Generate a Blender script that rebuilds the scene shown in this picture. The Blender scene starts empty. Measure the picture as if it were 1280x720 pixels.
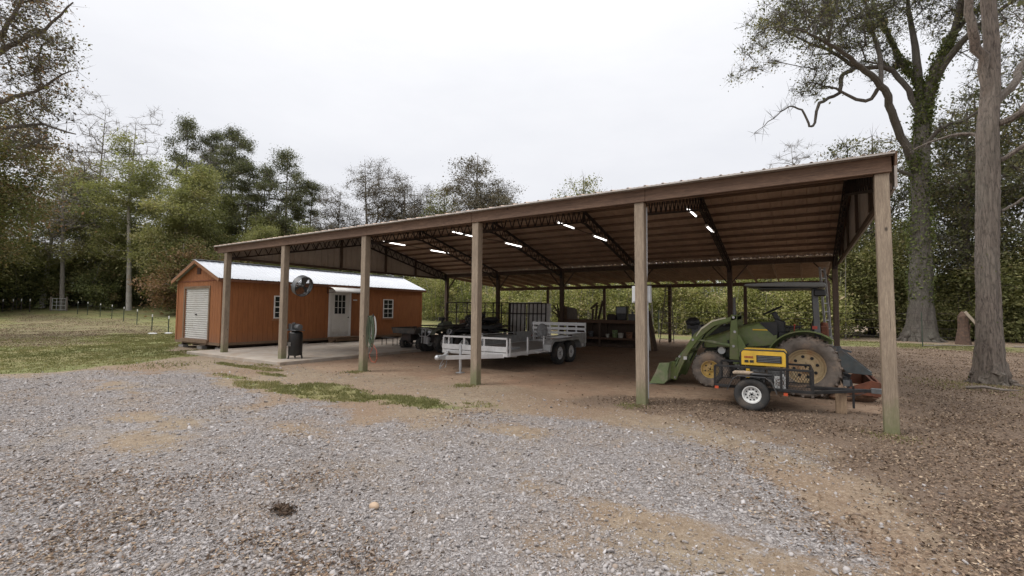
import bpy, math, random
import numpy as np
from mathutils import Vector, Matrix
PI = math.pi
R = math.radians
scene = bpy.context.scene
col = scene.collection
rnd = random.Random(11)

# ------------------------------------------------------------------ materials
def new_mat(name):
    m = bpy.data.materials.new(name); m.use_nodes = True
    nt = m.node_tree
    b = nt.nodes['Principled BSDF']
    return m, nt, b

def N(nt, typ, **kw):
    n = nt.nodes.new(typ)
    for k, v in kw.items():
        if k.startswith('i_'):
            n.inputs[k[2:].replace('_', ' ')].default_value = v
        else:
            setattr(n, k, v)
    return n

def ramp(nt, fac, stops, interp='LINEAR'):
    r = nt.nodes.new('ShaderNodeValToRGB'); r.color_ramp.interpolation = interp
    els = r.color_ramp.elements
    while len(els) < len(stops): els.new(0.5)
    for e, (p, c) in zip(els, stops):
        e.position = p; e.color = (*c, 1) if len(c) == 3 else c
    nt.links.new(fac, r.inputs[0])
    return r.outputs[0]

def mixc(nt, fac, a, b, mode='MIX'):
    m = nt.nodes.new('ShaderNodeMix'); m.data_type = 'RGBA'; m.blend_type = mode
    if isinstance(fac, (int, float)): m.inputs[0].default_value = fac
    else: nt.links.new(fac, m.inputs[0])
    for s, v in ((6, a), (7, b)):
        if isinstance(v, tuple): m.inputs[s].default_value = (*v, 1)
        else: nt.links.new(v, m.inputs[s])
    return m.outputs[2]

def math_(nt, op, a, b=None, clamp=False):
    m = nt.nodes.new('ShaderNodeMath'); m.operation = op; m.use_clamp = clamp
    for s, v in ((0, a), (1, b)):
        if v is None: continue
        if isinstance(v, (int, float)): m.inputs[s].default_value = v
        else: nt.links.new(v, m.inputs[s])
    return m.outputs[0]

def coords(nt, scale=(1, 1, 1), out='Object'):
    t = nt.nodes.new('ShaderNodeTexCoord'); mp = nt.nodes.new('ShaderNodeMapping')
    mp.inputs['Scale'].default_value = scale
    nt.links.new(t.outputs[out], mp.inputs[0])
    return mp.outputs[0]

def noise(nt, vec, scale, detail=4, rough=.6):
    n = nt.nodes.new('ShaderNodeTexNoise')
    n.inputs['Scale'].default_value = scale; n.inputs['Detail'].default_value = detail
    n.inputs['Roughness'].default_value = rough
    nt.links.new(vec, n.inputs['Vector'])
    return n.outputs[0]

def bump(nt, b, h, strength=.3, dist=.01):
    bp = nt.nodes.new('ShaderNodeBump'); bp.inputs['Strength'].default_value = strength
    bp.inputs['Distance'].default_value = dist
    nt.links.new(h, bp.inputs['Height']); nt.links.new(bp.outputs[0], b.inputs['Normal'])

MATS = {}
def simple(name, c, rough=.5, metal=0., var=.25, vscale=6., dirt=None, dirt_amt=.4, bmp=.1):
    """plain paint/metal/plastic with uneven tone and grime"""
    if name in MATS: return MATS[name]
    m, nt, b = new_mat(name)
    v = coords(nt)
    n1 = noise(nt, v, vscale, 5, .65)
    dark = tuple(x * (1 - var) for x in c); lite = tuple(min(1, x * (1 + var * .6)) for x in c)
    cc = ramp(nt, n1, [(.3, dark), (.7, lite)])
    if dirt:
        n2 = noise(nt, v, vscale * .45 + 1, 6, .7)
        f = ramp(nt, n2, [(.48, (0, 0, 0)), (.68, (dirt_amt,) * 3)])
        cc = mixc(nt, f, cc, dirt)
    nt.links.new(cc, b.inputs['Base Color'])
    rr = ramp(nt, n1, [(.2, (max(0, rough - .12),) * 3), (.8, (min(1, rough + .15),) * 3)])
    nt.links.new(rr, b.inputs['Roughness'])
    b.inputs['Metallic'].default_value = metal
    if bmp: bump(nt, b, n1, bmp, .01)
    MATS[name] = m
    return m

def wood(name, c1, c2, axis='Z', algae=False, knots=True, rough=.8, grain=1.0):
    if name in MATS: return MATS[name]
    m, nt, b = new_mat(name)
    sc = {'Z': (9, 9, .8), 'X': (.8, 9, 9), 'Y': (9, .8, 9)}[axis]
    v = coords(nt, sc)
    n1 = noise(nt, v, 3.2 * grain, 6, .7)
    n2 = noise(nt, v, 11 * grain, 4, .8)
    n3 = noise(nt, coords(nt), 1.3, 4, .6)
    c = ramp(nt, n1, [(.28, c2), (.6, c1), (.8, tuple(min(1, x * 1.18) for x in c1))])
    c = mixc(nt, ramp(nt, n2, [(.42, (1, 1, 1)), (.62, (0, 0, 0))]), c, mixc(nt, .55, c, tuple(x * .6 for x in c2)))
    c = mixc(nt, ramp(nt, n3, [(.35, (0, 0, 0)), (.75, (.55,) * 3)]), c, tuple(x * .7 for x in c2))
    if knots:
        vo = N(nt, 'ShaderNodeTexVoronoi'); vo.inputs['Scale'].default_value = 1.6
        nt.links.new(coords(nt, {'Z': (2.2, 2.2, 1.3), 'X': (1.3, 2.2, 2.2), 'Y': (2.2, 1.3, 2.2)}[axis]), vo.inputs['Vector'])
        k = ramp(nt, vo.outputs['Distance'], [(.035, (1, 1, 1)), (.085, (0, 0, 0))])
        c = mixc(nt, k, c, tuple(x * .28 for x in c2))
    n4 = noise(nt, coords(nt, {'Z': (46, 46, .9), 'X': (.9, 46, 46), 'Y': (46, .9, 46)}[axis]), 1.1, 3, .6)
    c = mixc(nt, ramp(nt, n4, [(.3, (.85,) * 3), (.37, (0, 0, 0))]), c, tuple(x * .25 for x in c2))
    if algae:
        t = nt.nodes.new('ShaderNodeTexCoord'); s = nt.nodes.new('ShaderNodeSeparateXYZ')
        nt.links.new(t.outputs['Object'], s.inputs[0])
        z = math_(nt, 'ADD', s.outputs[2], math_(nt, 'MULTIPLY', noise(nt, coords(nt, (6, 6, 3)), 1.6, 4, .7), .7))
        f = ramp(nt, z, [(.45, (.7,) * 3), (.85, (0, 0, 0))])
        c = mixc(nt, f, c, (.11, .13, .05))
    nt.links.new(c, b.inputs['Base Color'])
    b.inputs['Roughness'].default_value = rough
    bump(nt, b, n2, .5, .006)
    MATS[name] = m
    return m

def leaf_mat(name, cols, trans=.3, rough=.6):
    """foliage: tone differs by clump (vertex attribute) and by leaf (random per island)"""
    if name in MATS: return MATS[name]
    m, nt, b = new_mat(name)
    a = N(nt, 'ShaderNodeAttribute', attribute_name='tone')
    c = ramp(nt, a.outputs['Fac'], [(i / (len(cols) - 1), x) for i, x in enumerate(cols)])
    nt.links.new(c, b.inputs['Base Color'])
    b.inputs['Roughness'].default_value = rough
    b.inputs['Specular IOR Level'].default_value = .25
    tr = N(nt, 'ShaderNodeBsdfTranslucent')
    nt.links.new(mixc(nt, 1.0, c, (1.15, 1.2, .8), 'MULTIPLY'), tr.inputs[0])
    mx = N(nt, 'ShaderNodeMixShader'); mx.inputs[0].default_value = trans
    nt.links.new(b.outputs[0], mx.inputs[1]); nt.links.new(tr.outputs[0], mx.inputs[2])
    nt.links.new(mx.outputs[0], nt.nodes['Material Output'].inputs[0])
    MATS[name] = m
    return m

def bark(name, c1, c2, scale=1.0, strength=.9):
    if name in MATS: return MATS[name]
    m, nt, b = new_mat(name)
    v = coords(nt, (8 * scale, 8 * scale, 1.0 * scale))
    n1 = noise(nt, v, 2.4, 7, .72)
    vo = N(nt, 'ShaderNodeTexVoronoi', feature='DISTANCE_TO_EDGE'); vo.inputs['Scale'].default_value = 2.2
    mp = N(nt, 'ShaderNodeMix'); mp.data_type = 'VECTOR'; mp.inputs[0].default_value = .4
    nt.links.new(v, mp.inputs[4])
    nn = N(nt, 'ShaderNodeTexNoise'); nn.inputs['Scale'].default_value = 1.5
    nt.links.new(v, nn.inputs[0]); nt.links.new(nn.outputs['Color'], mp.inputs[5])
    nt.links.new(mp.outputs[1], vo.inputs['Vector'])
    c = ramp(nt, n1, [(.3, c2), (.65, c1)])
    fine = noise(nt, coords(nt, (16 * scale, 16 * scale, 3.2 * scale)), 2.2, 6, .75)
    gapd = math_(nt, 'ADD', vo.outputs['Distance'], math_(nt, 'MULTIPLY', fine, .22))
    gap = ramp(nt, gapd, [(.08, (.8,) * 3), (.24, (0, 0, 0))])
    c = mixc(nt, gap, c, tuple(x * .5 for x in c2))
    c = mixc(nt, ramp(nt, fine, [(.4, (0, 0, 0)), (.62, (.6,) * 3)]), c, c1)
    big = noise(nt, coords(nt), .8, 4)
    c = mixc(nt, ramp(nt, big, [(.4, (0, 0, 0)), (.7, (.5,) * 3)]), c, tuple((x + y) * .42 for x, y in zip(c1, (.16, .17, .13))))
    nt.links.new(c, b.inputs['Base Color']); b.inputs['Roughness'].default_value = .9
    h = math_(nt, 'ADD', math_(nt, 'ADD', n1, fine), math_(nt, 'MULTIPLY', math_(nt, 'MINIMUM', gapd, .22), 2.2))
    bump(nt, b, h, strength, .035)
    MATS[name] = m
    return m

# ------------------------------------------------------------------ mesh builder
class MB:
    def __init__(s, M=None):
        s.v = []; s.f = []; s.mi = []; s.M = M or Matrix.Identity(4); s.cur = 0
    def add(s, vs, fs, M=None):
        k = len(s.v); T = s.M @ M if M is not None else s.M
        s.v += [tuple(T @ Vector(p)) for p in vs]
        s.f += [tuple(i + k for i in f) for f in fs]; s.mi += [s.cur] * len(fs)
        return s
    def box(s, c, d, M=None, rz=0, ry=0, rx=0):
        x, y, z = d[0] / 2, d[1] / 2, d[2] / 2
        vs = [(-x, -y, -z), (x, -y, -z), (x, y, -z), (-x, y, -z), (-x, -y, z), (x, -y, z), (x, y, z), (-x, y, z)]
        fs = [(0, 3, 2, 1), (4, 5, 6, 7), (0, 1, 5, 4), (1, 2, 6, 5), (2, 3, 7, 6), (3, 0, 4, 7)]
        T = Matrix.Translation(c) @ Matrix.Rotation(rz, 4, 'Z') @ Matrix.Rotation(ry, 4, 'Y') @ Matrix.Rotation(rx, 4, 'X')
        return s.add(vs, fs, (M @ T) if M is not None else T)
    def b2(s, a, b):
        return s.box([(a[i] + b[i]) / 2 for i in range(3)], [abs(b[i] - a[i]) for i in range(3)])
    def frame(s, d, up=(0, 0, 1)):
        d = d.normalized(); u = Vector(up)
        if abs(d.dot(u)) > .98: u = Vector((1, 0, 0))
        x = u.cross(d).normalized(); y = d.cross(x)
        return x, y, d
    def bar(s, p0, p1, w, h, up=(0, 0, 1)):
        p0, p1 = Vector(p0), Vector(p1); x, y, d = s.frame(p1 - p0, up)
        vs = [p + x * (i * w / 2) + y * (j * h / 2) for p in (p0, p1) for i, j in ((-1, -1), (1, -1), (1, 1), (-1, 1))]
        return s.add([tuple(v) for v in vs], [(0, 3, 2, 1), (4, 5, 6, 7), (0, 1, 5, 4), (1, 2, 6, 5), (2, 3, 7, 6), (3, 0, 4, 7)])
    def tube(s, pts, r, n=8, closed=False, caps=True):
        pts = [Vector(p) for p in pts]; m = len(pts)
        rs = r if isinstance(r, (list, tuple)) else [r] * m
        vs = []; px = None
        for i, p in enumerate(pts):
            if closed: d = pts[(i + 1) % m] - pts[i - 1]
            else: d = pts[min(i + 1, m - 1)] - pts[max(i - 1, 0)]
            d.normalize()
            if px is None: px = s.frame(d)[0]
            px = (px - d * px.dot(d)).normalized(); py = d.cross(px)
            for k in range(n):
                a = 2 * PI * k / n
                vs.append(tuple(p + (px * math.cos(a) + py * math.sin(a)) * rs[i]))
        fs = []
        for i in range(m if closed else m - 1):
            j = (i + 1) % m
            for k in range(n):
                l = (k + 1) % n
                fs.append((i * n + k, i * n + l, j * n + l, j * n + k))
        if caps and not closed:
            fs.append(tuple(range(n - 1, -1, -1))); fs.append(tuple((m - 1) * n + k for k in range(n)))
        return s.add(vs, fs)
    def trunk(s, pts, rs, n=40, seed=0., amp=1.):
        """thick trunk with ridged, uneven bark relief"""
        P = []; RR = []
        for i in range(len(pts) - 1):
            a, b = Vector(pts[i]), Vector(pts[i + 1]); m = max(1, int((b - a).length / max(.1, rs[i] * .38)))
            for k in range(m):
                t = k / m; P.append(a.lerp(b, t)); RR.append(rs[i] + (rs[i + 1] - rs[i]) * t)
        P.append(Vector(pts[-1])); RR.append(rs[-1]); k0 = len(s.v)
        s.tube(P, RR, n, caps=False)
        for i, p in enumerate(P):
            for k in range(n):
                q = Vector(s.v[k0 + i * n + k]); d = q - p; a = 2 * PI * k / n; z = p.z * 3.0 + p.x
                f = .045 * math.sin(9 * a + 1.7 * math.sin(z * .7 + seed)) + .035 * math.sin(15 * a + 2.3 * math.sin(z * .5 + 2)) * math.sin(z * 1.9 + k) + .05 * math.sin(2 * a + z * .35 + seed) + .03 * math.sin(3 * a - z * .6) + .02 * math.sin(k * 12.9 + i * 78.2)
                s.v[k0 + i * n + k] = tuple(p + d * (1 + f * amp))
        return s
    def cyl(s, p0, p1, r, r1=None, n=16):
        return s.tube([p0, p1], [r, r if r1 is None else r1], n)
    def lathe(s, prof, M=None, n=28, closed=True):
        """profile (radius, x) turned about the X axis"""
        vs = []; m = len(prof)
        for k in range(n):
            a = 2 * PI * k / n
            for (r, x) in prof: vs.append((x, r * math.cos(a), r * math.sin(a)))
        fs = []
        for k in range(n):
            l = (k + 1) % n
            for i in range(m if closed else m - 1):
                j = (i + 1) % m
                fs.append((k * m + i, k * m + j, l * m + j, l * m + i))
        return s.add(vs, fs, M)
    def prism(s, poly, y0, y1, M=None):
        """polygon in the XZ plane pushed along Y"""
        n = len(poly)
        vs = [(x, y0, z) for x, z in poly] + [(x, y1, z) for x, z in poly]
        fs = [tuple(range(n)), tuple(range(2 * n - 1, n - 1, -1))]
        fs += [(i, i + n, (i + 1) % n + n, (i + 1) % n) for i in range(n)]
        return s.add(vs, fs, M)
    def ball(s, c, r, n=10, sc=(1, 1, 1)):
        vs = []; fs = []
        for i in range(n + 1):
            t = PI * i / n
            for k in range(2 * n):
                a = PI * k / n
                vs.append((c[0] + r * sc[0] * math.sin(t) * math.cos(a), c[1] + r * sc[1] * math.sin(t) * math.sin(a), c[2] + r * sc[2] * math.cos(t)))
        w = 2 * n
        for i in range(n):
            for k in range(w):
                l = (k + 1) % w
                fs.append((i * w + k, (i + 1) * w + k, (i + 1) * w + l, i * w + l))
        return s.add(vs, fs)
    def build(s, name, mat, parent=None, smooth=False, bevel=0, seg=1, **props):
        me = bpy.data.meshes.new(name); me.from_pydata(s.v, [], s.f); me.validate(); me.update()
        mats = mat if isinstance(mat, (list, tuple)) else [mat]
        for m_ in mats: me.materials.append(m_)
        if len(mats) > 1 and len(me.polygons) == len(s.mi): me.polygons.foreach_set('material_index', s.mi)
        if smooth:
            me.polygons.foreach_set('use_smooth', [True] * len(me.polygons))
            me.set_sharp_from_angle(angle=R(38))
        o = bpy.data.objects.new(name, me); col.objects.link(o)
        if parent: o.parent = parent
        if bevel:
            bv = o.modifiers.new('Bevel', 'BEVEL'); bv.width = bevel; bv.segments = seg; bv.limit_method = 'ANGLE'
        for k, v in props.items(): o[k] = v
        return o

def tag(o, label, cat, group=None):
    o['label'] = label; o['category'] = cat
    if group: o['group'] = group
    return o
def thing(name, label, cat, loc=(0, 0, 0), rz=0, group=None, rot=None):
    o = bpy.data.objects.new(name, None); col.objects.link(o)
    o.empty_display_size = .3; o.location = loc; o.rotation_euler = rot or (0, 0, rz)
    return tag(o, label, cat, group)
def copy_tree(o, parent=None):
    c = o.copy(); col.objects.link(c); c.parent = parent
    for ch in list(o.children): copy_tree(ch, c)
    return c
def dup(src, label, loc, rz=None, scale=None, group=None):
    c = copy_tree(src); c['label'] = label; c.location = loc
    if rz is not None: c.rotation_euler = (c.rotation_euler[0], c.rotation_euler[1], rz)
    if scale is not None: c.scale = scale if isinstance(scale, tuple) else (scale,) * 3
    if group: c['group'] = group
    return c
def RX(a): return Matrix.Rotation(a, 4, 'X')
def RY(a): return Matrix.Rotation(a, 4, 'Y')
def RZ(a): return Matrix.Rotation(a, 4, 'Z')
def TR(*p): return Matrix.Translation(p)

# ------------------------------------------------------------------ colours / materials
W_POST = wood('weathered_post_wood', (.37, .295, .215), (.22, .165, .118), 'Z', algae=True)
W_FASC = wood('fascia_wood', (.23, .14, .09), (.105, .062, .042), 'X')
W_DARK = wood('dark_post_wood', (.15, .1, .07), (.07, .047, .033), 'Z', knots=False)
W_PURL = wood('purlin_wood', (.3, .19, .125), (.16, .1, .065), 'X', knots=False)
W_RAFT = wood('rafter_wood', (.38, .26, .18), (.2, .13, .09), 'Y', knots=False)
W_BOARD = wood('board_wood', (.3, .2, .125), (.16, .1, .06), 'X')
W_GREY = wood('grey_wood', (.3, .26, .22), (.16, .13, .11), 'Z')
STEEL_BLK = simple('dark_truss_steel', (.03, .022, .02), .7, .0, .4, 5, (.07, .035, .02), .6)
BLACK = simple('black_paint', (.012, .012, .013), .42, 0, .4, 8, (.06, .05, .04), .25)
RUBBER = simple('tyre_rubber', (.03, .029, .028), .85, 0, .3, 9, (.13, .1, .075), .5, .2)
MUDTYRE = simple('muddy_tyre_rubber', (.19, .16, .135), .92, 0, .5, 5, (.36, .27, .2), .95, .4)
GREEN = simple('green_tractor_paint', (.15, .195, .055), .45, 0, .3, 5, (.2, .17, .11), .8)
GREEN_WORN = simple('worn_green_paint', (.17, .22, .1), .65, 0, .35, 3, (.36, .31, .24), 1.0)
YELLOW = simple('yellow_paint', (.62, .38, .035), .45, 0, .15, 6, (.22, .15, .06), .35)
RIMYEL = simple('muddy_yellow_rim', (.62, .42, .12), .75, 0, .3, 5, (.42, .29, .18), .98, .3)
RIMTAN = simple('mud_caked_rim', (.5, .38, .22), .85, 0, .3, 4, (.36, .17, .08), .8, .4)
ALU = simple('aluminium', (.36, .36, .355), .5, .3, .3, 7, (.22, .2, .175), .6)
ALU_W = simple('bright_aluminium', (.66, .66, .66), .4, .35, .12, 5, (.4, .37, .33), .3)
GALV = simple('galvanised_steel', (.5, .51, .52), .5, .5, .15, 3)
GREYM = simple('grey_painted_metal', (.12, .125, .13), .5, .2, .3, 5, (.09, .06, .04), .5)
RUSTO = simple('rusty_orange_paint', (.17, .058, .03), .75, 0, .45, 6, (.1, .045, .025), .9, .3)
WHITE = simple('white_paint', (.72, .71, .69), .5, 0, .08, 5, (.45, .4, .34), .25)
OFFW = simple('off_white_plastic', (.62, .62, .6), .5, 0, .1, 5)
REDP = simple('red_plastic', (.36, .05, .03), .5, 0, .25, 6, (.1, .05, .03), .4)
CONC = simple('concrete', (.36, .31, .26), .88, 0, .22, 1.6, (.26, .19, .13), .7, .25)
CBLOCK = simple('concrete_block_grey', (.3, .28, .26), .92, 0, .25, 7, None, .4, .3)
CHROME = simple('bare_steel', (.45, .45, .45), .3, .9, .15, 8)

def corr_metal(name, c1, c2, rough=.45, metal=.4, rust=.3, rustc=(.2, .11, .06)):
    m, nt, b = new_mat(name)
    n1 = noise(nt, coords(nt, (1, .35, .35)), 1.6, 6, .7)
    n2 = noise(nt, coords(nt, (3, 3, 3)), 1.2, 7, .75)
    c = ramp(nt, n1, [(.3, c2), (.7, c1)])
    c = mixc(nt, ramp(nt, n2, [(.5, (0, 0, 0)), (.72, (rust,) * 3)]), c, rustc)
    nt.links.new(c, b.inputs['Base Color'])
    b.inputs['Roughness'].default_value = rough; b.inputs['Metallic'].default_value = metal
    bump(nt, b, n2, .15, .01)
    return m
M_ROOF = corr_metal('barn_roof_sheet', (.64, .48, .37), (.44, .31, .23), .5, .0, .5, (.3, .17, .1))
M_LEAN = corr_metal('lean_to_roof_sheet', (.8, .7, .6), (.55, .45, .36), .5, .0, .4, (.22, .13, .08))
M_SIDE = corr_metal('gable_siding_sheet', (.55, .49, .44), (.38, .33, .29), .45, .1, .3)
M_WHITEROOF = corr_metal('white_metal_roof', (.49, .505, .54), (.42, .43, .46), .35, .0, .1, (.6, .58, .55))
M_WSHEET = corr_metal('old_white_sheet', (.85, .84, .82), (.68, .65, .61), .6, .1, .5)
M_GLASS, _nt, _b = new_mat('dark_window_glass')
_b.inputs['Base Color'].default_value = (.02, .024, .026, 1); _b.inputs['Roughness'].default_value = .08
nn_ = noise(_nt, coords(_nt), 3, 3); bump(_nt, _b, nn_, .05, .02)
M_TUBE, _nt, _b = new_mat('lit_tube')
_b.inputs['Emission Color'].default_value = (1, .96, .93, 1); _b.inputs['Emission Strength'].default_value = 3.5
_b.inputs['Base Color'].default_value = (.9, .9, .9, 1)

def siding_mat():
    """orange stained vertical groove siding"""
    m, nt, b = new_mat('orange_groove_siding')
    v = coords(nt, (5, 5, .7)); n1 = noise(nt, v, 2.6, 7, .7); n2 = noise(nt, coords(nt), .7, 4)
    n3 = noise(nt, coords(nt, (30, 30, 2.)), 1.5, 4, .7)
    c = ramp(nt, n1, [(.25, (.22, .078, .026)), (.6, (.33, .125, .04)), (.85, (.41, .17, .06))])
    c = mixc(nt, ramp(nt, n3, [(.5, (0, 0, 0)), (.75, (.35,) * 3)]), c, (.17, .05, .022))
    c = mixc(nt, ramp(nt, n2, [(.35, (0, 0, 0)), (.75, (.5,) * 3)]), c, (.26, .09, .032))
    t = nt.nodes.new('ShaderNodeTexCoord'); s = nt.nodes.new('ShaderNodeSeparateXYZ'); nt.links.new(t.outputs['Object'], s.inputs[0])
    z = math_(nt, 'ADD', s.outputs[2], math_(nt, 'MULTIPLY', n1, .5))
    c = mixc(nt, ramp(nt, z, [(.5, (.45,) * 3), (.95, (0, 0, 0))]), c, (.22, .12, .075))
    nt.links.new(c, b.inputs['Base Color']); b.inputs['Roughness'].default_value = .72
    bump(nt, b, n3, .25, .005)
    return m
M_SID = siding_mat()
M_TRIM = wood('orange_trim_wood', (.4, .2, .1), (.25, .11, .05), 'Z', knots=False)

# ------------------------------------------------------------------ ground
def depth_of(x, y): return -.538 * x + .843 * y
def gz(x, y):
    x = np.asarray(x, float); y = np.asarray(y, float)
    d = depth_of(x, y)
    t = np.clip((d - 30) / 30, 0, 1.4)
    w = np.clip((-x - 20) / 10, 0, 1); w = w * w * (3 - 2 * w)
    z = 2.2 * t ** 2.2 * w
    bumps = .03 * np.sin(x * .9 + 1.3 * np.sin(y * .5)) * np.sin(y * .8 + 1.1 * np.sin(x * .37)) + .012 * np.sin(x * 2.7 + y) * np.sin(y * 3.1 - x * .6)
    fl = np.clip(np.hypot(np.maximum(np.abs(x + 9) - 9.5, 0), np.maximum(np.abs(y - 15) - 7.5, 0)) / 2.5, 0, 1)
    fx = np.clip(np.hypot(np.maximum(np.abs(x + 20) - 2.5, 0), np.maximum(np.abs(y - 14) - 6, 0)) / 2, 0, 1)
    return z + bumps * fl * fx - .0
def gz1(x, y): return float(gz(x, y))

def sdist(px, py, poly):
    """signed distance to a polygon, + inside"""
    px = np.asarray(px, float); py = np.asarray(py, float)
    d = np.full(px.shape, 1e9); ins = np.zeros(px.shape, bool); n = len(poly)
    for i in range(n):
        x0, y0 = poly[i]; x1, y1 = poly[(i + 1) % n]
        ex, ey = x1 - x0, y1 - y0
        t = np.clip(((px - x0) * ex + (py - y0) * ey) / (ex * ex + ey * ey), 0, 1)
        d = np.minimum(d, np.hypot(px - x0 - t * ex, py - y0 - t * ey))
        c = ((y0 > py) != (y1 > py)) & (px < (x1 - x0) * (py - y0) / (y1 - y0 + 1e-12) + x0)
        ins ^= c
    return np.where(ins, d, -d)

GRAVEL = [(-60, .6), (-24, 1.0), (-15.6, 2.3), (-15.2, 4.3), (-13, 5.6), (-11.2, 5.2), (-9.6, 4.6), (-7.2, 4.9), (-5.6, 4.9), (-4.2, 5.9), (-3.2, 6.4), (-1.5, 6.9),
          (-.3, 6.3), (.2, 5.2), (.35, 4.2), (.9, 2.5), (1.5, -3), (1.5, -30), (-60, -30)]
LAWN = [(-90, 1.2), (-24, 1.6), (-15.8, 2.7), (-15.7, 4.9), (-17.4, 7.3), (-22.3, 8.2), (-22.6, 21), (-30, 60), (-90, 60)]
LAWN2 = [(-24, 27), (8.5, 28.3), (8.5, 33), (-24, 33)]
GPATCH = [((-8.9, 5.3), 2.1, .42), ((-7.2, 5.75), 2.1, .5), ((-5.6, 5.95), 1.1, .36), ((-4.6, 6.4), .7, .3), ((-13.0, 6.75), 1.7, .2), ((-11.0, 6.3), .6, .16), ((-11.3, 5.6), 1.0, .22), ((-10.2, 5.3), .8, .2)]
LITTER = [(-3.5, 7.6), (-1.2, 7.3), (.1, 6.4), (.6, 5.0), (.9, 3), (2, -4), (60, -4), (60, 31), (6, 31), (1.5, 28), (1.2, 9.5), (-1, 8.9), (-3.6, 8.6)]
FIELDL = [(-69.1, 11.3), (-71.3, 13.4), (-68.6, 15.7), (-61.1, 17.3), (-52.6, 18.4), (-37.3, 14.7), (-30.8, 10.8), (-35.6, 10.9), (-27.3, 6.9), (-25.5, 5.3), (-30, 3.2)]
TAN = [(-7.9, 2.9, 1.3, .5), (-2.6, 4.0, .9, .45), (-1.45, 2.75, .55, .35), (-6.7, 2.2, 1.0, .4), (-3.3, 5.2, 1.2, .4), (-5.6, 3.7, 1.4, .3), (-1.3, 3.6, .6, .25), (-12.2, 3.6, 2.4, .5), (-4.9, 2.1, .7, .25), (-.2, 3.2, .8, .5)]

def wob(x, y, s, k=0.):
    return (np.sin(x * s + 1.7 * np.sin(y * s * .8 + k)) * np.sin(y * s * 1.1 + 1.3 * np.sin(x * s * .7 + k * 2)) +
            .6 * np.sin(x * s * 2.3 + 2 + k) * np.sin(y * s * 2.6 + 1.5 * np.sin(x * s * 1.9)) + .35 * np.sin(x * s * 5.1 + y * s * 2) * np.sin(y * s * 4.7 - x * s * 1.3 + k))
def masks(x, y):
    w = wob(x, y, 1.3) * .3
    g = np.clip(sdist(x, y, GRAVEL) / 1.6 + .4 + w, 0, 1)
    for (cx, cy, rx, ry) in TAN:
        q = ((x - cx) / rx) ** 2 + ((y - cy) / ry) ** 2
        g = g * (1 - .55 * np.exp(-q * .7) * (1 + w * 1.5 + wob(x, y, 4, 1) * .3))
    g = np.clip(g, 0, 1)
    gr = np.clip(np.maximum(sdist(x, y, LAWN) / .7, sdist(x, y, LAWN2) / 1.5) + .5 + w, 0, 1)
    for (c, rx, ry) in GPATCH:
        q = ((x - c[0]) / rx) ** 2 + ((y - c[1]) / ry) ** 2
        gr = np.maximum(gr, np.clip(1.15 - q + w * 1.6 + wob(x, y, 3.1, 5) * .35, 0, 1) * .85)
    li = np.clip(sdist(x, y, LITTER) / 1.2 + .45 + w, 0, 1)
    fl = np.clip(sdist(x, y, FIELDL) / 2.5 + .55 + wob(x, y, .35, 2) * .4, 0, 1)
    li = np.maximum(li, fl * .75)
    gr = gr * (1 - fl * .5)
    return g, gr, li
def floor_mask(x, y):
    d = np.minimum(np.minimum(x + 12.4, 1.4 - x), np.minimum(y - 7.9, 25.5 - y))
    return np.clip(d / .8 + .5 + wob(x, y, 1.1, 6) * .4, 0, 1)

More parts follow.
